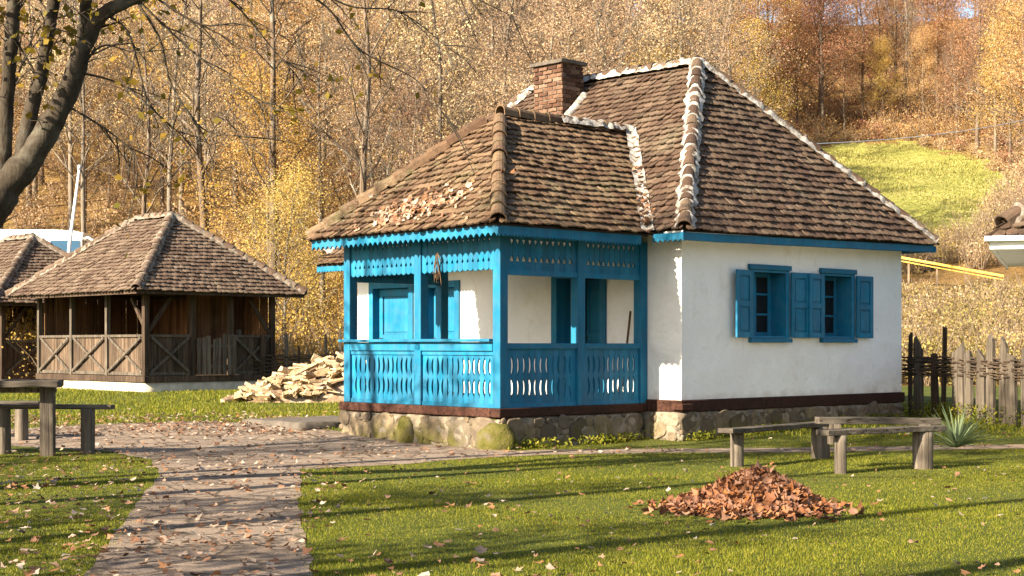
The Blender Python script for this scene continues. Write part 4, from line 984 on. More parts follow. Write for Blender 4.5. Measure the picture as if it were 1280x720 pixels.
# ------------------------------------------------------------------ firewood heap: every split piece
rw = random.Random(21); wc = Vector((-5.55, 36.3))
protos = []
def split_piece(seed):
    rg = random.Random(seed); m_ = MB(); L = rg.uniform(.30, .50); r = rg.uniform(.075, .14)
    kind = seed % 3
    if kind == 0: prof = [(0, 0), (r * 1.3, .1 * r), (r * 1.1, r * .75), (r * .35, r * 1.0)]
    elif kind == 1: prof = [(0, 0), (r * 1.8, 0), (r * 1.75, r * .35), (.04 * r, r * .42)]
    else: prof = [(0, 0), (r * .6, -.05 * r), (r * .62, r * .5), (0, r * .45)]; 
    if kind == 2: L *= 1.35
    cx = sum(p[0] for p in prof) / 4; cy = sum(p[1] for p in prof) / 4; vs = []
    for i in range(4):
        t = i / 3 - .5
        for a, b in prof: vs.append((t * L + rg.uniform(-.012, .012), (a - cx) * rg.uniform(.92, 1.08), (b - cy) * rg.uniform(.92, 1.08)))
    fs = [(i * 4 + k, i * 4 + (k + 1) % 4, i * 4 + 4 + (k + 1) % 4, i * 4 + 4 + k) for i in range(3) for k in range(4)] + [(3, 2, 1, 0), (12, 13, 14, 15)]
    m_.add(vs, fs); o = m_.build('firewood_piece', [M['cutwood'], M['barkwood']])
    if kind != 1: o.data.polygons.foreach_set('material_index', [1 if (i % 4 == 2 and i < 12) else 0 for i in range(len(fs))])
    return o
protos = [split_piece(i) for i in range(9)]
def heap_h(x, y):
    t = (x + 6.5) / 2.6
    env = max(0, min(1, t)) ** .8 * (1.15 if t < .75 else 1.15 - .5 * (t - .75))
    return max(0, env * (1 - (y / 1.35) ** 2)) * .95
n_w = 0
for i in range(420):
    if n_w >= 290: break
    x = rw.uniform(-6.6, -3.5); y = rw.uniform(-1.25, 1.1); h = heap_h(x, y)
    if h < .06 and rw.random() < .75: continue
    pr = protos[i % 9]
    if n_w >= 9: o = pr.copy(); COL.objects.link(o)
    else: pr = protos[n_w]; o = pr
    n_w += 1
    Yw = 36.2 + y; o.location = (x, Yw, gz(x, Yw) + h * rw.choice([.98, 1.0, .9, .6]) + .05)
    o.rotation_euler = (rw.uniform(-.9, .9), rw.uniform(-.45, .45), rw.uniform(0, 6.28)); k = rw.uniform(.75, 1.25); o.scale = (k, k, k)
    tag(o, 'split pale firewood piece lying in the heap left of the porch', 'firewood', 'firewood pieces in the heap beside the porch')
m_ = MB(); vs = []; fs = []; nx, ny = 30, 14
for j in range(ny + 1):
    for i in range(nx + 1):
        x = -6.5 + 3.05 * i / nx; y = -1.4 + 2.8 * j / ny; vs.append((x, 36.2 + y, gz(x, 36.2 + y) - .05 + heap_h(x, y) * .8 + .05 * noise.noise((x * 3, y * 3, 0))))
for j in range(ny):
    for i in range(nx): fs.append((j * (nx + 1) + i, j * (nx + 1) + i + 1, (j + 1) * (nx + 1) + i + 1, (j + 1) * (nx + 1) + i))
m_.add(vs, fs); tag(m_.build('wood_chips', M['barkwood'], None, True), 'chips and bark filling the inside of the firewood heap', 'wood chips', kind='stuff')
# ------------------------------------------------------------------ leaf meshes (numpy)
def leaf_cards(C, size, seed, flat=0.0, curl=.25, aspect=.6, up=None, normals=None):
    """C (n,3) centres, size (n,); pointed leaves with a fold, random tilt; returns V, F (quads)"""
    g = np.random.default_rng(seed); n = len(C)
    if normals is None:
        nn = g.normal(size=(n, 3)); nn /= np.linalg.norm(nn, axis=1, keepdims=True)
        if flat > 0: nn = nn * (1 - flat) + np.array([0, 0, 1.0]) * flat * np.where(g.random((n, 1)) < .5, 1, 1); nn /= np.linalg.norm(nn, axis=1, keepdims=True)
    else: nn = normals
    r = g.normal(size=(n, 3)); a = np.cross(nn, r); a /= np.linalg.norm(a, axis=1, keepdims=True) + 1e-9; b = np.cross(nn, a)
    s = size[:, None]; cv = (g.random((n, 1)) * 2 - .6) * curl
    base = C - a * s * .5 + nn * s * cv * .5; tip = C + a * s * .5 + nn * s * cv * .6
    l = C - a * s * .05 + b * s * aspect * .5 + nn * s * cv * .45; rr = C - a * s * .05 - b * s * aspect * .5 + nn * s * (g.random((n, 1)) - .3) * curl
    V = np.stack([base, rr, tip, l], 1).reshape(-1, 3); Fq = np.arange(n * 4).reshape(n, 4); return V, Fq
def lobed(C, size, seed, normals, curl=.4, rnd_share=.5):
    g = np.random.default_rng(seed); n = len(C); nn = normals / np.linalg.norm(normals, axis=1, keepdims=True)
    r = g.normal(size=(n, 3)); a = np.cross(nn, r); a /= np.linalg.norm(a, axis=1, keepdims=True) + 1e-9; b = np.cross(nn, a)
    ang_ = np.array([0, 38, 62, 95, 120, 165, 195, 240, 265, 298, 322]) * math.pi / 180; rad = np.array([.62, .30, .52, .27, .42, .12, .12, .42, .27, .52, .30])
    k = len(ang_); th_ = ang_[None, :] + g.normal(0, .09, (n, k)); rr = rad[None, :] * g.uniform(.75, 1.2, (n, k)) * size[:, None]
    rnd_ = (g.random(n) < rnd_share)[:, None]; rr = np.where(rnd_, rr * .55 + .24 * size[:, None], rr)
    x = rr * np.cos(th_); y = rr * np.sin(th_) * g.uniform(.6, 1.0, (n, 1)); cx = (g.random((n, 1)) * 2 - .7) * curl; cy = (g.random((n, 1)) * 2 - .7) * curl
    z = (cx * x * x + cy * y * y) / size[:, None] * 1.6 + g.normal(0, .03, (n, k)) * size[:, None]
    V = C[:, None, :] + a[:, None, :] * x[..., None] + b[:, None, :] * y[..., None] + nn[:, None, :] * z[..., None]
    cc = C[:, None, :]; V = np.concatenate([V, cc], 1).reshape(-1, 3); base = np.arange(n)[:, None, None] * (k + 1)
    tri = np.stack([np.full(k, k), np.arange(k), (np.arange(k) + 1) % k], 1)[None]; return V, (base + tri).reshape(-1, 3)
# leaf pile
pc = np.array([gp(955, 645)[0], gp(955, 645)[1] + .45]); g = np.random.default_rng(3); n = 3800
def pile_h(x, y):
    d = np.sqrt((x / .66) ** 2 + (y / .60) ** 2); nz = .05 * np.sin(x * 9 + 1) * np.cos(y * 8)
    d2 = np.sqrt(((x + .48) / .36) ** 2 + ((y + .10) / .42) ** 2)
    return np.maximum(np.maximum(0, .33 * (1 - d ** 1.25) * (1 + nz)), .15 * np.maximum(0, 1 - d2))
x = g.normal(0, .42, n); y = g.normal(0, .34, n); x[:600] = g.normal(-.48, .26, 600); x[900:1100] = g.normal(-.1, .52, 200); y[900:1100] = g.normal(-.1, .40, 200)
x *= .84; h = pile_h(x, y); keep = (h > .004) | (g.random(n) < .38); x, y, h = x[keep], y[keep], h[keep]
C = np.stack([pc[0] + x, pc[1] + y, h + g.uniform(.0, .03, len(x)) + .015], 1)
sl_ = np.stack([(pile_h(x - .02, y) - pile_h(x + .02, y)) / .04, (pile_h(x, y - .02) - pile_h(x, y + .02)) / .04, np.ones(len(x))], 1) + g.normal(0, .55, (len(x), 3)); sl_ /= np.linalg.norm(sl_, axis=1, keepdims=True)
V, Fq = lobed(C, g.uniform(.05, .135, len(x)), 5, sl_, .9, .85)
po = arrmesh('leaf_pile', V, Fq, M['pile']); tag(po, 'raked heap of rust brown fallen leaves on the sunlit lawn', 'leaf pile')
m_ = MB(); vs = []; fs = []
for j in range(25):
    for i in range(37):
        xx = -1.2 + i * .06; yy = -.7 + j * .058; vs.append((pc[0] + xx, pc[1] + yy, float(pile_h(np.array(xx), np.array(yy))) - .012))
for j in range(24):
    for i in range(36): fs.append((j * 37 + i, j * 37 + i + 1, (j + 1) * 37 + i + 1, (j + 1) * 37 + i))
m_.add(vs, fs); m_.build('heap_core', M['under'], po, True)
# fallen leaves on lawn and path
g = np.random.default_rng(17); n = 8500
Y = 8.2 + 20 * g.random(n) ** 1.3; X = (g.random(n) * 2 - 1) * (.345 * Y + .8)
dens = np.where(X < -1.0 - .05 * Y, 1.0, np.where(X < 2.0, .17, .07)); dens = np.where(inpoly_np(X, Y, PATHD), .85, dens)
dens *= np.where((Y > 20) & (X < -3), 1.3, 1)
ok = g.random(n) < dens * (.6 + .8 * (np.sin(X * 1.7 + 2) * np.cos(Y * 1.3) > -.2))
def house_local(X, Y):
    dx, dy = X - HC.x, Y - HC.y; return dx * HU.x + dy * HU.y, dx * HV.x + dy * HV.y
def in_house(X, Y, m=.12):
    u, v = house_local(X, Y); return ((u > -m) & (u < W + m) & (v > -m) & (v < Lh + m)) | ((u > PU - m) & (u < 0) & (v > PV0 - m) & (v < PV1 + m))
ok &= ~in_house(X, Y, .2); X, Y = X[ok], Y[ok]
X = np.concatenate([X, g.uniform(-10, -3.2, 1700)]); Y = np.concatenate([Y, 24.2 + np.abs(g.normal(0, 2.4, 1700))])
vgz = np.vectorize(gz)
on_path = inpoly_np(X, Y, PATHD)
C = np.stack([X, Y, vgz(X, Y) + np.where(on_path, .022, .04) + g.uniform(0, .012, len(X))], 1)
NN = np.stack([g.normal(0, .22, len(X)), g.normal(0, .22, len(X)), np.ones(len(X))], 1)
V, Fq = lobed(C, g.uniform(.04, .10, len(X)) * np.where(X < 0, 1.05, .9), 8, NN, .6, .7)
tag(arrmesh('fallen_leaves', V, Fq, M['fallen']), 'fallen leaves scattered over lawn and path', 'leaves', kind='stuff')
# leaves caught on the porch roof and in the valley
def on_roof(P0, P1, P2, uv, seed, size, name):
    P0, P1, P2 = (np.array(p) for p in (P0, P1, P2)); e = (P1 - P0) / np.linalg.norm(P1 - P0); nn = np.cross(e, P2 - P0); nn /= np.linalg.norm(nn); nn = nn * np.sign(nn[2]); s = np.cross(nn, e); s *= np.sign(s[2])
    g = np.random.default_rng(seed); C = P0 + e * uv[:, :1] + s * uv[:, 1:] + nn * .085
    N = np.tile(nn, (len(C), 1)) + g.normal(0, .4, C.shape); N /= np.linalg.norm(N, axis=1, keepdims=True)
    return lobed(C, g.uniform(*size, len(C)) * 1.15, seed, N, .7)
g = np.random.default_rng(5); k = 330
uu = np.concatenate([g.normal(2.35, .50, k), g.uniform(.6, 4.2, 50)]); ss = np.concatenate([.42 + .18 * (uu[:k] - 2.0) + g.normal(0, .16, k), g.uniform(.05, 1.2, 50)]); ss = np.clip(ss, .03, 2)
V, Fq = on_roof(e1, e2, R1, np.stack([uu, ss], 1), 6, (.05, .12), '')
o = arrmesh('roof_leaves', V, Fq, M['fallen']); o.location = HC; o.rotation_euler = (0, 0, HRZ); tag(o, 'dry leaves caught on the tiles of the porch roof', 'leaves', kind='stuff')
t = g.random(120) ** 2 * .55; VP = np.array([-O - .05, PV0 - PO, ZE]); VQ = np.array(R2); C = VP + (VQ - VP) * t[:, None] + g.normal(0, .06, (120, 3)) * np.array([1, 1, .3]) + np.array([0, 0, .13])
V, Fq = leaf_cards(C, g.uniform(.05, .12, 120), 14, flat=.5, curl=.6, aspect=.7)
o = arrmesh('valley_leaves', V, Fq, M['fallen']); o.location = HC; o.rotation_euler = (0, 0, HRZ); tag(o, 'dry leaves lying in the white valley between the two roofs', 'leaves', kind='stuff')
# ------------------------------------------------------------------ grass blades
def blades(n, ysel, seed, hgt, wid, name, excl=True, xlim=None):
    g = np.random.default_rng(seed); Y = ysel(g, n); X = (g.random(n) * 2 - 1) * (.345 * Y + .7)
    if xlim is not None: X = X[xlim(X, Y)] if False else X
    ok = ~inpoly_np(X, Y, PATHD)
    jx = np.abs(g.normal(0, .07, n)) * np.sign(g.normal(size=n)); inn_ = ok.copy(); ok |= ~inpoly_np(X + jx, Y + g.normal(0, .10, n), PATHD) & (g.random(n) < .45)
    edge = inn_ & inpoly_np(X + g.normal(0, .03, n), Y + g.normal(0, .05, n), PATHD)
    ok &= ~in_house(X, Y, .05) & ~(edge & (g.random(n) < .6))
    pm = np.hypot((X - pc[0]) / .8, (Y - pc[1]) / .5) > 1
    ok &= pm
    if xlim is not None: ok &= xlim(X, Y)
    X, Y = X[ok], Y[ok]; n = len(X); Z = vgz(X, Y)
    pat = .75 + .35 * np.sin(X * 1.3 + 1.5 * np.sin(Y * .9)) * np.cos(Y * 1.1 + np.sin(X * .7)) + g.normal(0, .22, n)
    h = hgt * np.clip(pat, .3, 1.5); a = g.random(n) * 6.283; ln = g.random(n) ** 1.5 * .9 * h; b = g.random(n) * 6.283; w2 = wid * g.uniform(.6, 1.3, n) / 2
    P = np.stack([X, Y, Z - .005], 1); d = np.stack([np.cos(a), np.sin(a), np.zeros(n)], 1) * w2[:, None]
    tip = P + np.stack([np.cos(b) * ln, np.sin(b) * ln, h], 1)
    V = np.stack([P - d, P + d, tip], 1).reshape(-1, 3); Fq = np.arange(n * 3).reshape(n, 3)
    return arrmesh(name, V, Fq, M['grass'])
near = blades(480000, lambda g, n: 7.8 + 16.5 * g.random(n) ** 1.25, 31, .027, .008, 'lawn_grass')
tag(near, 'short mown grass covering the lawn', 'grass', kind='stuff')
far = blades(90000, lambda g, n: 24 + 22 * g.random(n), 32, .075, .022, 'rough_grass', xlim=lambda X, Y: (X < 0) | (Y < 34))
tag(far, 'longer grass around the huts, cottage and fences', 'grass', kind='stuff')
# weeds along walls and fence
g = np.random.default_rng(44); n = 9000; t = g.random(n); sel = g.random(n)
FX = np.where(sel < .45, A_[0] + (B_[0] - A_[0]) * t * 1.05, HC.x + HU.x * (PU + t * (W - PU)) ); FY = np.where(sel < .45, A_[1] + (B_[1] - A_[1]) * t * 1.05, HC.y + HU.y * (PU + t * (W - PU)))
isw = sel >= .45; um_ = PU + t * (W - PU); off = np.where(um_ < 0, PV0 - .16, -.16)
FX = FX + np.where(isw, HV.x * off, 0) + g.normal(0, .10, n); FY = FY + np.where(isw, HV.y * off, -.1) + g.normal(0, .12, n) * np.where(isw, .5, 1.6)
kk = ~in_house(FX, FY, .10) & (np.sin(FX * 5) + g.normal(0, .8, n) > -.3); FX, FY = FX[kk], FY[kk]; n = len(FX)
C = np.stack([FX, FY, vgz(FX, FY) + g.random(n) ** 2 * np.where(FX > 7, .30, .13) + .02], 1); V, Fq = leaf_cards(C, g.uniform(.03, .075, n), 45, curl=.3, aspect=.45)
tag(arrmesh('weeds', V, Fq, M['grass']), 'low weeds growing along the cottage base and the stake fence', 'weeds', kind='stuff')
# yucca
yc = Vector((*gp(1196, 568), 0)); m_ = MB(); rg = random.Random(8)
for i in range(84):
    a = rg.uniform(0, 6.283); el = R(rg.triangular(2, 84, 38)); L = rg.uniform(.45, .72); wd = rg.uniform(.012, .021); d = Vector((math.cos(a) * math.cos(el), math.sin(a) * math.cos(el), math.sin(el))); sd = d.cross(Vector((0, 0, 1))).normalized(); pt = []
    for k, (t, ww) in enumerate(((0, .5), (.35, 1), (.7, .8), (1, .03))):
        c = Vector((0, 0, .10)) + d * L * t + Vector((0, 0, -.12 * t * t * math.cos(el))); pt += [c - sd * wd * ww, c + Vector((0, 0, -.008)), c + sd * wd * ww]
    m_.add(pt, [(k * 3 + j, k * 3 + j + 1, k * 3 + j + 4, k * 3 + j + 3) for k in range(3) for j in (0, 1)])
o = m_.build('yucca_plant', M['yucca'], None, True); o.location = yc; tag(o, 'spiky green yucca growing on the lawn behind the bench end', 'plant')
# ------------------------------------------------------------------ trees
def grow(seed, hgt, r0, first=.35, spread=.32, nb=26, sub=7, twigs=4, lean=.04, up=.55, fork=False, wob=.05):
    """a trunk with limbs, branches and twigs; returns wood MB and the twig points"""
    rg = random.Random(seed); w_ = MB(); tips = []
    N = 12; ax = Vector((rg.uniform(-lean, lean), rg.uniform(-lean, lean), 0)) * hgt; tr = []
    for i in range(N + 1):
        t = i / N; tr.append(Vector((0, 0, t * hgt)) + ax * t * t + Vector((noise.noise((seed * 3.1, t * 3, 0)), noise.noise((seed * 3.1, t * 3, 9)), 0)) * wob * hgt * t)
    w_.tube([Vector((0, 0, -.4))] + tr, [r0 * 1.35] + [r0 * (1 - .86 * (i / N) ** 1.1) + (.25 * r0 if i == 0 else 0) for i in range(N + 1)], 7)
    def at(t): f = min(N - 1e-6, t * N); i = int(f); return tr[i].lerp(tr[i + 1], f - i)
    for b in range(nb):
        t = first + (1 - first) * (b + rg.random()) / nb; t = min(t, .985); a = b * 2.4 + rg.uniform(-.6, .6); L = hgt * spread * (1.1 - .75 * (t - first) / (1 - first)) * rg.uniform(.6, 1.15)
        el = up + rg.uniform(-.2, .3); d = Vector((math.cos(a) * math.cos(el), math.sin(a) * math.cos(el), math.sin(el))); p0 = at(t); pts_ = [p0]
        for k in range(1, 5): pts_.append(p0 + d * L * k / 4 + Vector((rg.uniform(-1, 1), rg.uniform(-1, 1), rg.uniform(-.3, 1.2))) * L * .05 * k)
        rr = r0 * (1 - .86 * t) * rg.uniform(.35, .55); w_.tube(pts_, [rr * (1 - .2 * k) for k in range(5)], 4, cap=False)
        for s_ in range(sub):
            u = .25 + .75 * (s_ + rg.random()) / sub; f = min(3.999, u * 4); i = int(f); q0 = pts_[i].lerp(pts_[i + 1], f - i)
            d2 = (d + Vector((rg.uniform(-1, 1), rg.uniform(-1, 1), rg.uniform(-.4, .9))) * .9).normalized(); L2 = L * rg.uniform(.25, .5) * (1.15 - u * .5); q1 = q0 + d2 * L2 * .5 + Vector((rg.uniform(-1, 1), rg.uniform(-1, 1), rg.uniform(-1, 1))) * L2 * .06; q2 = q0 + d2 * L2
            w_.tube([q0, q1, q2], [max(.012, rr * .35), max(.009, rr * .22), .006], 3, cap=False); tips += [q1, q2]
            for k in range(twigs):
                q = q0.lerp(q2, rg.uniform(.2, 1)); e = q + (d2 + Vector((rg.uniform(-1, 1), rg.uniform(-1, 1), rg.uniform(-.6, 1)))).normalized() * L2 * rg.uniform(.3, .6)
                w_.tube([q, e], [.009, .005], 3, cap=False); tips += [e, q.lerp(e, .5)]
    return w_, tips
def crown_mesh(name, tips, nleaf, size, mat, seed, spread=.35, parent=None, flat=0):
    g = np.random.default_rng(seed); T = np.array([t[:] for t in tips]); w8 = .25 + g.random(len(T)) ** 2 * 2.2; w8 /= w8.sum()
    idx = g.choice(len(T), nleaf, p=w8); C = T[idx] + g.normal(0, spread, (nleaf, 3)) * np.array([1, 1, .8])
    V, Fq = leaf_cards(C, g.uniform(size * .6, size * 1.35, nleaf), seed + 1, curl=.3, aspect=.72, flat=flat); return arrmesh(name, V, Fq, M[mat], parent)
KIND = {
 'rust': ('autumn_tree', 'rust brown leafed tree in the woods on the hillside', 'rust leafed trees of the hillside wood'),
 'gold': ('autumn_tree', 'golden yellow leafed tree in the woods on the hillside', 'golden leafed trees of the hillside wood'),
 'tan': ('autumn_tree', 'pale tan leafed tree in the woods on the hillside', 'tan leafed trees of the hillside wood'),
 'olive': ('autumn_tree', 'yellow green leafed small tree at the foot of the wooded hillside', 'yellow green trees at the foot of the wood'),
 'bare': ('bare_tree', 'nearly leafless grey tree in the woods on the hillside', 'leafless trees of the hillside wood'),
}
def make_tree(kind, seed, hgt, r0, bark, nleaf, size, mat, lsp=.35, **kw):
    nm, lab, grp = KIND[kind]; t = empty(nm, (0, 0, -500), 0, lab, 'tree', grp); w_, tips = grow(seed, hgt, r0, **kw)
    w_.build('trunk', M[bark], t, True); crown_mesh('crown', tips, nleaf, size, mat, seed + 100, lsp, t); return t
PRO = {
 'rust': [make_tree('rust', s, 13.5, .15, 'bbark', 13000, .092, 'rust', .42, first=.12, spread=.26, nb=27, sub=6, twigs=3) for s in (1, 2, 3)],
 'gold': [make_tree('gold', s, 11.0, .13, 'bbark', 13000, .088, 'gold', .42, first=.14, spread=.30, nb=24, sub=6, twigs=3) for s in (11, 12)],
 'tan': [make_tree('tan', s, 14.0, .14, 'pbark', 9500, .08, 'tan', .45, first=.20, spread=.25, nb=26, sub=7, twigs=7) for s in (21, 22, 23)],
 'olive': [make_tree('olive', s, 6.5, .08, 'pbark', 9000, .068, 'olive', .32, first=.06, spread=.40, nb=24, sub=6, twigs=3, up=.75) for s in (31, 32)],
 'slim': [make_tree('bare', s, 16.0, .15, 'bbark', 900, .08, 'tan', .35, first=.26, spread=.20, nb=28, sub=8, twigs=6, up=.8, wob=.06) for s in (61, 62, 63)],
 'bare': [make_tree('bare', s, 16.0, .125, 'pbark', 1800, .08, 'tan', .35, first=.28, spread=.22, nb=30, sub=9, twigs=6, up=.8) for s in (41, 42, 43)],
}
used = {k: [False] * len(v) for k, v in PRO.items()}
def put(kind, x, y, sc=1.0, label=None, sink=.1):
    v = rt.randrange(len(PRO[kind])); loc = (x, y, gz(x, y) - sink)
    if not used[kind][v] :
        used[kind][v] = True; o = PRO[kind][v]; o.location = loc; o.scale = (sc,) * 3; o.rotation_euler = (0, 0, rt.uniform(0, 6.28))
        if label: o['label'] = label
        return o
    return copy_thing(PRO[kind][v], loc, rt.uniform(0, 6.28), sc, label or KIND[kind if kind != 'slim' else 'bare'][1])
rt = random.Random(77); placed = []
def free(x, y, d): return all((x - a) ** 2 + (y - b) ** 2 > d * d for a, b in placed)
def scatter(n, yr, kinds, dmin, xr=None, smin=.8, smax=1.2):
    k = 0; tries = 0
    while k < n and tries < n * 60:
        tries += 1; y = rt.uniform(*yr); hwid = .345 * y + 5; x = rt.uniform(-hwid, hwid)
        if xr and not xr(x, y): continue
        if inpoly(x, y, MEADOW) or not free(x, y, dmin): continue
        if x > 9 and y < 76: continue
        if x < -9 and y < 67: continue
        placed.append((x, y)); put(rt.choice(kinds(x, y)), x, y, rt.uniform(smin, smax)); k += 1
right = lambda x, y: x > .05 * y
# the far wood: rust to the right and top, tan and gold to the left
scatter(85, (118, 172), lambda x, y: ['rust'] * 6 + ['bare', 'gold', 'tan'] if x > 0 else ['rust', 'rust', 'tan', 'tan', 'bare', 'gold'], 4.3)
scatter(75, (84, 118), lambda x, y: ['rust'] * 3 + ['gold', 'bare', 'tan'] if x > 3 else ['tan', 'tan', 'tan', 'rust', 'bare', 'gold', 'gold'], 3.8)
scatter(64, (56, 84), lambda x, y: ['tan', 'tan', 'gold', 'bare', 'olive'], 3.3, lambda x, y: x < 9)
scatter(34, (49, 58), lambda x, y: ['olive', 'olive', 'gold', 'olive', 'tan'], 2.6, lambda x, y: x < 9, .6, .95)
# trees along the meadow edge
for (x, y, k, s_) in ((20.5, 119, 'gold', 1.25), (24, 118.6, 'rust', 1.0), (27.5, 119, 'rust', .9), (31, 119.5, 'bare', .9), (34, 119, 'gold', .75), (36.5, 113, 'bare', 1.0), (38, 106, 'bare', .95), (34.5, 98, 'tan', .62), (36, 92, 'bare', .8), (39, 118, 'tan', .8), (33, 84, 'olive', .8), (17, 113, 'gold', 1.1), (18.5, 116, 'rust', .8), (22, 117, 'rust', .7), (25.5, 116.5, 'rust', .62), (28.5, 117, 'gold', .6), (31.5, 116.5, 'rust', .6), (33.5, 114.5, 'tan', .55), (35, 110, 'tan', .55), (29.5, 122, 'rust', .9), (23, 124, 'rust', 1.0), (34.5, 123, 'rust', .85), (31.0, 77, 'bare', .5), (29, 71, 'tan', .42)):
    placed.append((x, y)); put(k, x, y, s_)
# the separate slim trunks that stand in front of the wood
for (xp, Y_, s_, lab) in ((341, 52, 1.12, 'slim grey tree with a forked trunk just right of the timber hut'), (256, 55, 1.05, 'slim bare tree rising behind the ridge of the timber hut'), (458, 50, 1.02, 'bare tree with a straight pale trunk left of the porch roof'), (181, 58, .8, 'thin bare tree above the left slope of the hut roof'), (620, 66, 1.0, 'bare tree standing directly behind the porch roof peak')):
    x = (xp - 640) / F * Y_; o = put('slim', x, Y_, s_, lab); o['label'] = lab
    if 'group' in o: del o['group']
# shrubs and undergrowth on the slope (one mass)
def shrub_mass(name, n, reg, cnt, size, mat, seed, hmax, label, twig=None):
    g = np.random.default_rng(seed); rg = random.Random(seed); Cs = []; Ss = []; tw = MB(); k = 0
    while k < n:
        y = rg.uniform(*reg[:2]); hwid = .345 * y + 4; x = rg.uniform(-hwid, hwid)
        if not reg[2](x, y) or in_meadow(x, y): continue
        k += 1; z = gz(x, y); h = hmax * rg.uniform(.4, 1.15); r = h * rg.uniform(.5, .9); m = int(cnt * rg.uniform(.6, 1.3))
        c = g.normal(0, .42, (m, 3)); c[:, 2] = np.abs(g.random(m)) ** .8; Cs.append(np.array([x, y, z]) + c * np.array([r, r, h])); Ss.append(g.uniform(size * .6, size * 1.3, m))
        if twig:
            for j in range(twig):
                a = rg.uniform(0, 6.28); e = Vector((x + r * .8 * math.cos(a), y + r * .8 * math.sin(a), z + h * rg.uniform(.6, 1.25))); b = Vector((x + .1 * math.cos(a), y + .1 * math.sin(a), z)); tw.tube([b, b.lerp(e, .5) + Vector((0, 0, h * .1)), e], [.022, .015, .006], 3, cap=False)
    C = np.concatenate(Cs); V, Fq = leaf_cards(C, np.concatenate(Ss), seed + 2, curl=.3, aspect=.65); tag(arrmesh(name, V, Fq, M[mat]), label, 'shrubs', kind='stuff')
    if twig: tag(tw.build(name.replace('shrubs', 'twigs').replace('undergrowth', 'dry_stems'), M['twig']), 'dry stems standing among the shrubs of the slope', 'stems', kind='stuff')
shrub_mass('golden_shrubs', 520, (46, 76, lambda x, y: x > 4 and not (55.5 < y < 66 and 12.5 < x < 22)), 210, .085, 'olive', 51, 1.4, 'golden shrubs covering the slope right of the cottage', 14)
shrub_mass('tan_shrubs', 720, (47, 82, lambda x, y: x > 6 and not (55.5 < y < 66 and 12.5 < x < 22)), 190, .085, 'tan', 53, 1.5, 'dry tan shrubs below the meadow', 16)
shrub_mass('yellow_shrubs', 420, (47, 62, lambda x, y: x < 5 and not (x < -10 and 53 < y)), 220, .085, 'gold', 57, 1.5, 'yellow shrubs at the foot of the wood behind the huts', 10)
shrub_mass('wood_undergrowth', 900, (60, 172, lambda x, y: y > 76 or x < 9), 150, .13, 'tan', 59, 1.7, 'tan undergrowth between the trees of the hillside wood', 8)
shrub_mass('rust_undergrowth', 500, (84, 172, lambda x, y: x > -10), 150, .14, 'rust', 61, 1.8, 'rust coloured undergrowth between the trees of the hillside wood')
# ------------------------------------------------------------------ the big tree at the left edge
YT = 15.0
def tp(x, y, d=0): return Vector(((x - 640) / F * (YT + d), YT + d, CH + (H - y) / F * (YT + d)))
big = empty('lime_tree', (-6.35, 15.2, 0), 0, 'dark old tree with several stems leaning in at the top left corner', 'tree')
off = Vector((-6.35, 15.2, 0)); wm = MB(); tips = []; rg = random.Random(15)
def limb(pts_, r0, r1, n=9, wig=.0):
    pts_ = [Vector(p) for p in pts_]; out = []
    for i in range(len(pts_) - 1):
        p0 = pts_[max(0, i - 1)]; p1 = pts_[i]; p2 = pts_[i + 1]; p3 = pts_[min(len(pts_) - 1, i + 2)]
        for k in range(8):
            t = k / 8; out.append(.5 * ((2 * p1) + (p2 - p0) * t + (2 * p0 - 5 * p1 + 4 * p2 - p3) * t * t + (3 * p1 - p0 - 3 * p2 + p3) * t ** 3))
    out.append(pts_[-1]); m = len(out) - 1
    rr_ = (lambda f: r0 + (r1 - r0) * f) if not hasattr(r0, '__len__') else (lambda f: (lambda k: r0[k] + (r0[min(k + 1, len(r0) - 1)] - r0[k]) * (f * (len(r0) - 1) - k))(min(len(r0) - 2, int(f * (len(r0) - 1)))))
    big_ = max(r0) if hasattr(r0, '__len__') else r0
    rad = [rr_(i / m) * (1 + (.10 * noise.noise(o * 4) + .07 * noise.noise(o * 13) if big_ > .03 else 0)) for i, o in enumerate(out)]
    i0 = len(wm.v); wm.tube([o - off for o in out], rad, n, cap=False)
    if big_ > .03: wm.v[i0:] = [tuple(Vector(v) + noise.noise_vector(Vector(v) * 6) * .022 * min(1, big_ * 6) + noise.noise_vector(Vector(v) * 17) * .007) for v in wm.v[i0:]]
    return out
def twiggy(path, n, L, leaf=.5):
    for i in range(n):
        k = rg.randrange(len(path) // 5, len(path)); p = path[k]; d = (path[min(k + 1, len(path) - 1)] - path[max(0, k - 1)]).normalized()
        e = (d + Vector((rg.uniform(-1, 1), rg.uniform(-1, 1), rg.uniform(-1.0, .6)))).normalized() * L * rg.uniform(.4, 1.2)
        q = [p, p + e * .5 + Vector((rg.uniform(-1, 1), rg.uniform(-1, 1), -.5)) * L * .06, p + e + Vector((0, 0, -.12 * L))]; wm.tube([x - off for x in q], [.009, .006, .003], 4, cap=False)
        for j in range(3):
            s0 = q[1].lerp(q[2], rg.random()); s1 = s0 + Vector((rg.uniform(-1, 1), rg.uniform(-1, 1), rg.uniform(-1, .4))) * L * .28; wm.tube([s0 - off, s1 - off], [.004, .002], 3, cap=False)
            if rg.random() < leaf: tips.append(s1 - off)
trunk = limb([(-6.35, 15.2, -.3), (-6.3, 15.2, .9), (-6.0, 15.1, 2.0), tp(-16, 266), tp(8, 232), tp(30, 205)], [.30, .26, .22, .19, .155, .08], 1, 14)
stemR = limb([tp(-4, 246), tp(32, 205), tp(62, 158), tp(88, 105), tp(110, 45), tp(132, 16), tp(165, 0), tp(215, -16), tp(300, -40, .5)], [.155, .14, .118, .098, .085, .072, .058, .045, .03], 1, 12)
stemM = limb([tp(22, 225), tp(36, 150), tp(52, 90), tp(66, 10), tp(85, -80), tp(120, -220, 1)], .085, .05, 10)
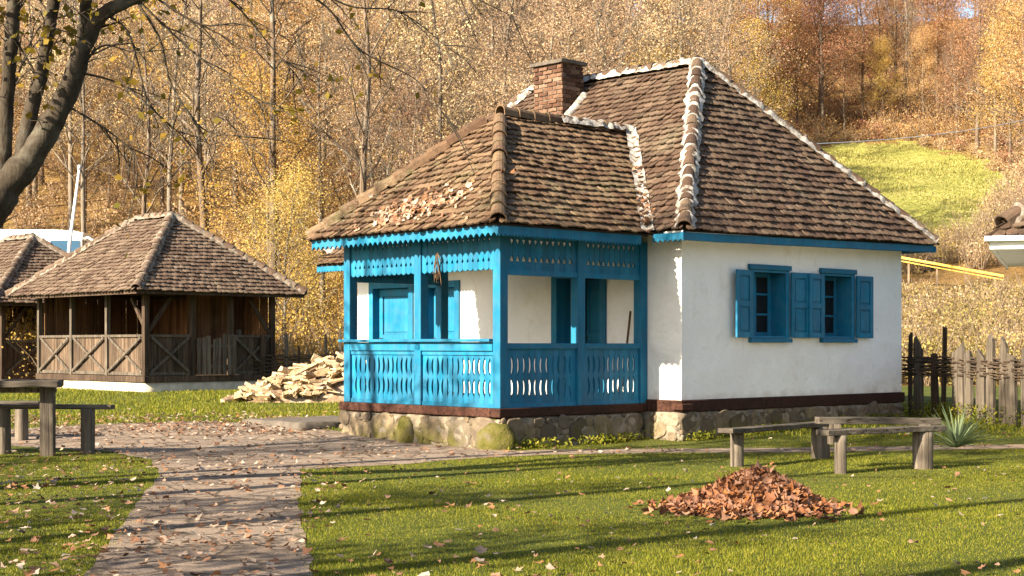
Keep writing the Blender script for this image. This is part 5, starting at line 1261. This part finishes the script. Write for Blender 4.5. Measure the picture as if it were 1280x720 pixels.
stemL = limb([tp(4, 235), tp(6, 160), tp(12, 80), tp(17, -10), tp(10, -120), tp(-20, -260, -1)], .085, .05, 10)
stem4 = limb([tp(100, 75), tp(106, 30), tp(112, -30), tp(140, -120, 1), tp(220, -260, 2)], .07, .035, 9)
stem5 = limb([tp(-12, 268), tp(-60, 150), tp(-110, 20), tp(-160, -180, -1)], .15, .06, 10)
for path in ([tp(170, 0), tp(200, 50), tp(212, 100), tp(235, 140), tp(262, 165), tp(330, 172)], [tp(172, 0), tp(230, 55), tp(285, 100), tp(350, 140)], [tp(190, -6), tp(250, 30), tp(300, 30), tp(372, 50)],
             [tp(250, -30, .4), tp(300, 12, .4), tp(340, 60, .5), tp(372, 95, .5)], [tp(300, -40, .5), tp(400, 2, .6), tp(450, 62, .8), tp(520, 100, 1), tp(560, 150, 1)], [tp(340, -50, .6), tp(430, 5, .8), tp(500, 15, 1), tp(560, 60, 1)],
             [tp(480, -70, 1), tp(560, -20, 1.2), tp(640, 20, 1.4)], [tp(96, 90), tp(150, 105), tp(200, 145), tp(250, 190)], [tp(80, 130), tp(130, 160), tp(165, 190), tp(172, 215)],
             [tp(70, 150), tp(120, 62), tp(170, 65), tp(230, 60)], [tp(50, 100), tp(20, 40), tp(40, -30)], [tp(5, 150), tp(35, 60), tp(60, 20)], [tp(8, 200), tp(-30, 120), tp(-60, 60)], [tp(130, 18), tp(160, 40), tp(180, 110), tp(190, 140)]):
    b = limb(path, .014, .0035, 5); twiggy(b, 8, .5, .14)
limb([tp(300, -40, .5), tp(400, -75, .8), tp(520, -95, 1.2), tp(700, -120, 2)], .065, .03, 8)
for st_ in (stemR, stemM, stemL, stem4): twiggy(st_, 16, .6, .5)
# upper crown outside the picture (it throws the dappled shade)
for st_, n_ in ((stemM, 9), (stemL, 10), (stem4, 10), (stem5, 9), (stemR, 6)):
    for i in range(n_):
        p = st_[-1 - rg.randrange(0, 7)]; d = Vector((rg.uniform(-1, 1), rg.uniform(-1, 1), rg.uniform(.0, .9))).normalized(); L = rg.uniform(1.2, 3.0)
        b = limb([p, p + d * L * .5 + Vector((0, 0, .2)), p + d * L + Vector((rg.uniform(-.3, .3), rg.uniform(-.3, .3), 0))], .035, .008, 5); twiggy(b, 9, .7, .5)
wm.build('trunk', M['nbark'], big, True)
crown_mesh('crown', tips, 2400, .085, 'lime', 5, .13, big)
t = empty('added_shadow_tree', (-10.6, 17.4, -.1), .7, 'unseen bare tree added beyond the picnic table to throw branch shadows on the porch', 'tree'); w_, tt = grow(260, 10.5, .16, first=.28, spread=.25, nb=18, sub=5, twigs=3, up=.6)  # unseen tree, added only to cast branch shadows on the porch front and roof
w_.build('trunk', M['nbark'], t, True); crown_mesh('crown', tt, 420, .11, 'lime', 360, .25, t)
# trees outside the left edge whose long shadows cross the lawn
for i, (x, y, sc) in enumerate(((-6.0, 6.2, 1.0), (-7.2, 9.0, .95), (-5.0, 3.7, 1.05), (-8.4, 11.6, 1.0), (-4.2, 1.2, 1.0), (-9.3, 13.6, .9))):
    t = empty('slim_tree', (x, y, -.1), i * 2.1, 'tall slim tree outside the left edge that throws a long shadow over the lawn', 'tree', 'slim trees outside the left edge'); w_, tt = grow(230 + i, 12.5, .19, first=.58, spread=.22, nb=14, sub=5, twigs=3, up=.6, wob=.03)
    w_.build('trunk', M['nbark'], t, True); crown_mesh('crown', tt, 700, .14, 'lime', 330 + i, .3, t); t.scale = (sc,) * 3
for i, (x, y, sc, lab) in enumerate(((-9.5, 4.0, .80, 'broad tree left of the picture that shades the path'), (-12.5, 6.0, .9, 'tree left of the lawn nearest the path'), (-10.5, -1.5, .9, 'tree standing left behind the viewpoint'), (-15.5, 12.0, 1.0, 'tree left of the picnic table'), (-5.6, -3.5, .75, 'tree behind the viewpoint beside the path'))):
    t = empty('garden_tree', (x, y, -.1), i * 1.3, lab, 'tree'); w_, tt = grow(200 + i, 10, .17, first=.2, spread=.30, nb=20, sub=6, twigs=3, up=.5)
    w_.build('trunk', M['nbark'], t, True); crown_mesh('crown', tt, 1500, .16, 'lime', 300 + i, .3, t); t.scale = (sc,) * 3

shrub_mass('rust_shrubs', 150, (112, 124, lambda x, y: 12 < x < 42), 170, .11, 'rust', 67, 2.0, 'rust brown shrubs along the upper edge of the meadow', 8)
shrub_mass('green_shrubs', 330, (46, 60, lambda x, y: x > 5 and not (55.5 < y < 66 and 12.5 < x < 22)), 230, .095, 'shrub', 71, 1.5, 'green brown shrubs beyond the stake fence right of the cottage', 8)
shrub_mass('meadow_edge_shrubs', 130, (68, 118, lambda x, y: 12 < x < 40 and any(in_meadow(x + a, y + b) for a, b in ((2, 0), (-2, 0), (0, 2.5), (0, -2.5)))), 150, .10, 'tan', 73, .9, 'tan scrub fringing the meadow', 8)
g = np.random.default_rng(81); n = 60000; X = g.uniform(6, 36, n); Y = g.uniform(69, 117, n); kk = np.array([in_meadow(a, b) for a, b in zip(X + g.normal(0, .5, n), Y + g.normal(0, .7, n))]); X, Y = X[kk], Y[kk]; n = len(X)
C = np.stack([X, Y, vgz(X, Y)], 1); a = g.random(n) * 6.283; h = .16 * g.uniform(.4, 1.3, n) * (.7 + .5 * np.sin(X * .7) * np.cos(Y * .5)); d = np.stack([np.cos(a), np.sin(a), np.zeros(n)], 1) * .05
V = np.stack([C - d, C + d, C + np.stack([g.normal(0, .06, n), g.normal(0, .06, n), h], 1)], 1).reshape(-1, 3)
tag(arrmesh('meadow_grass', V, np.arange(n * 3).reshape(n, 3), M['hay']), 'dry yellow green grass of the hillside meadow', 'grass', kind='stuff')
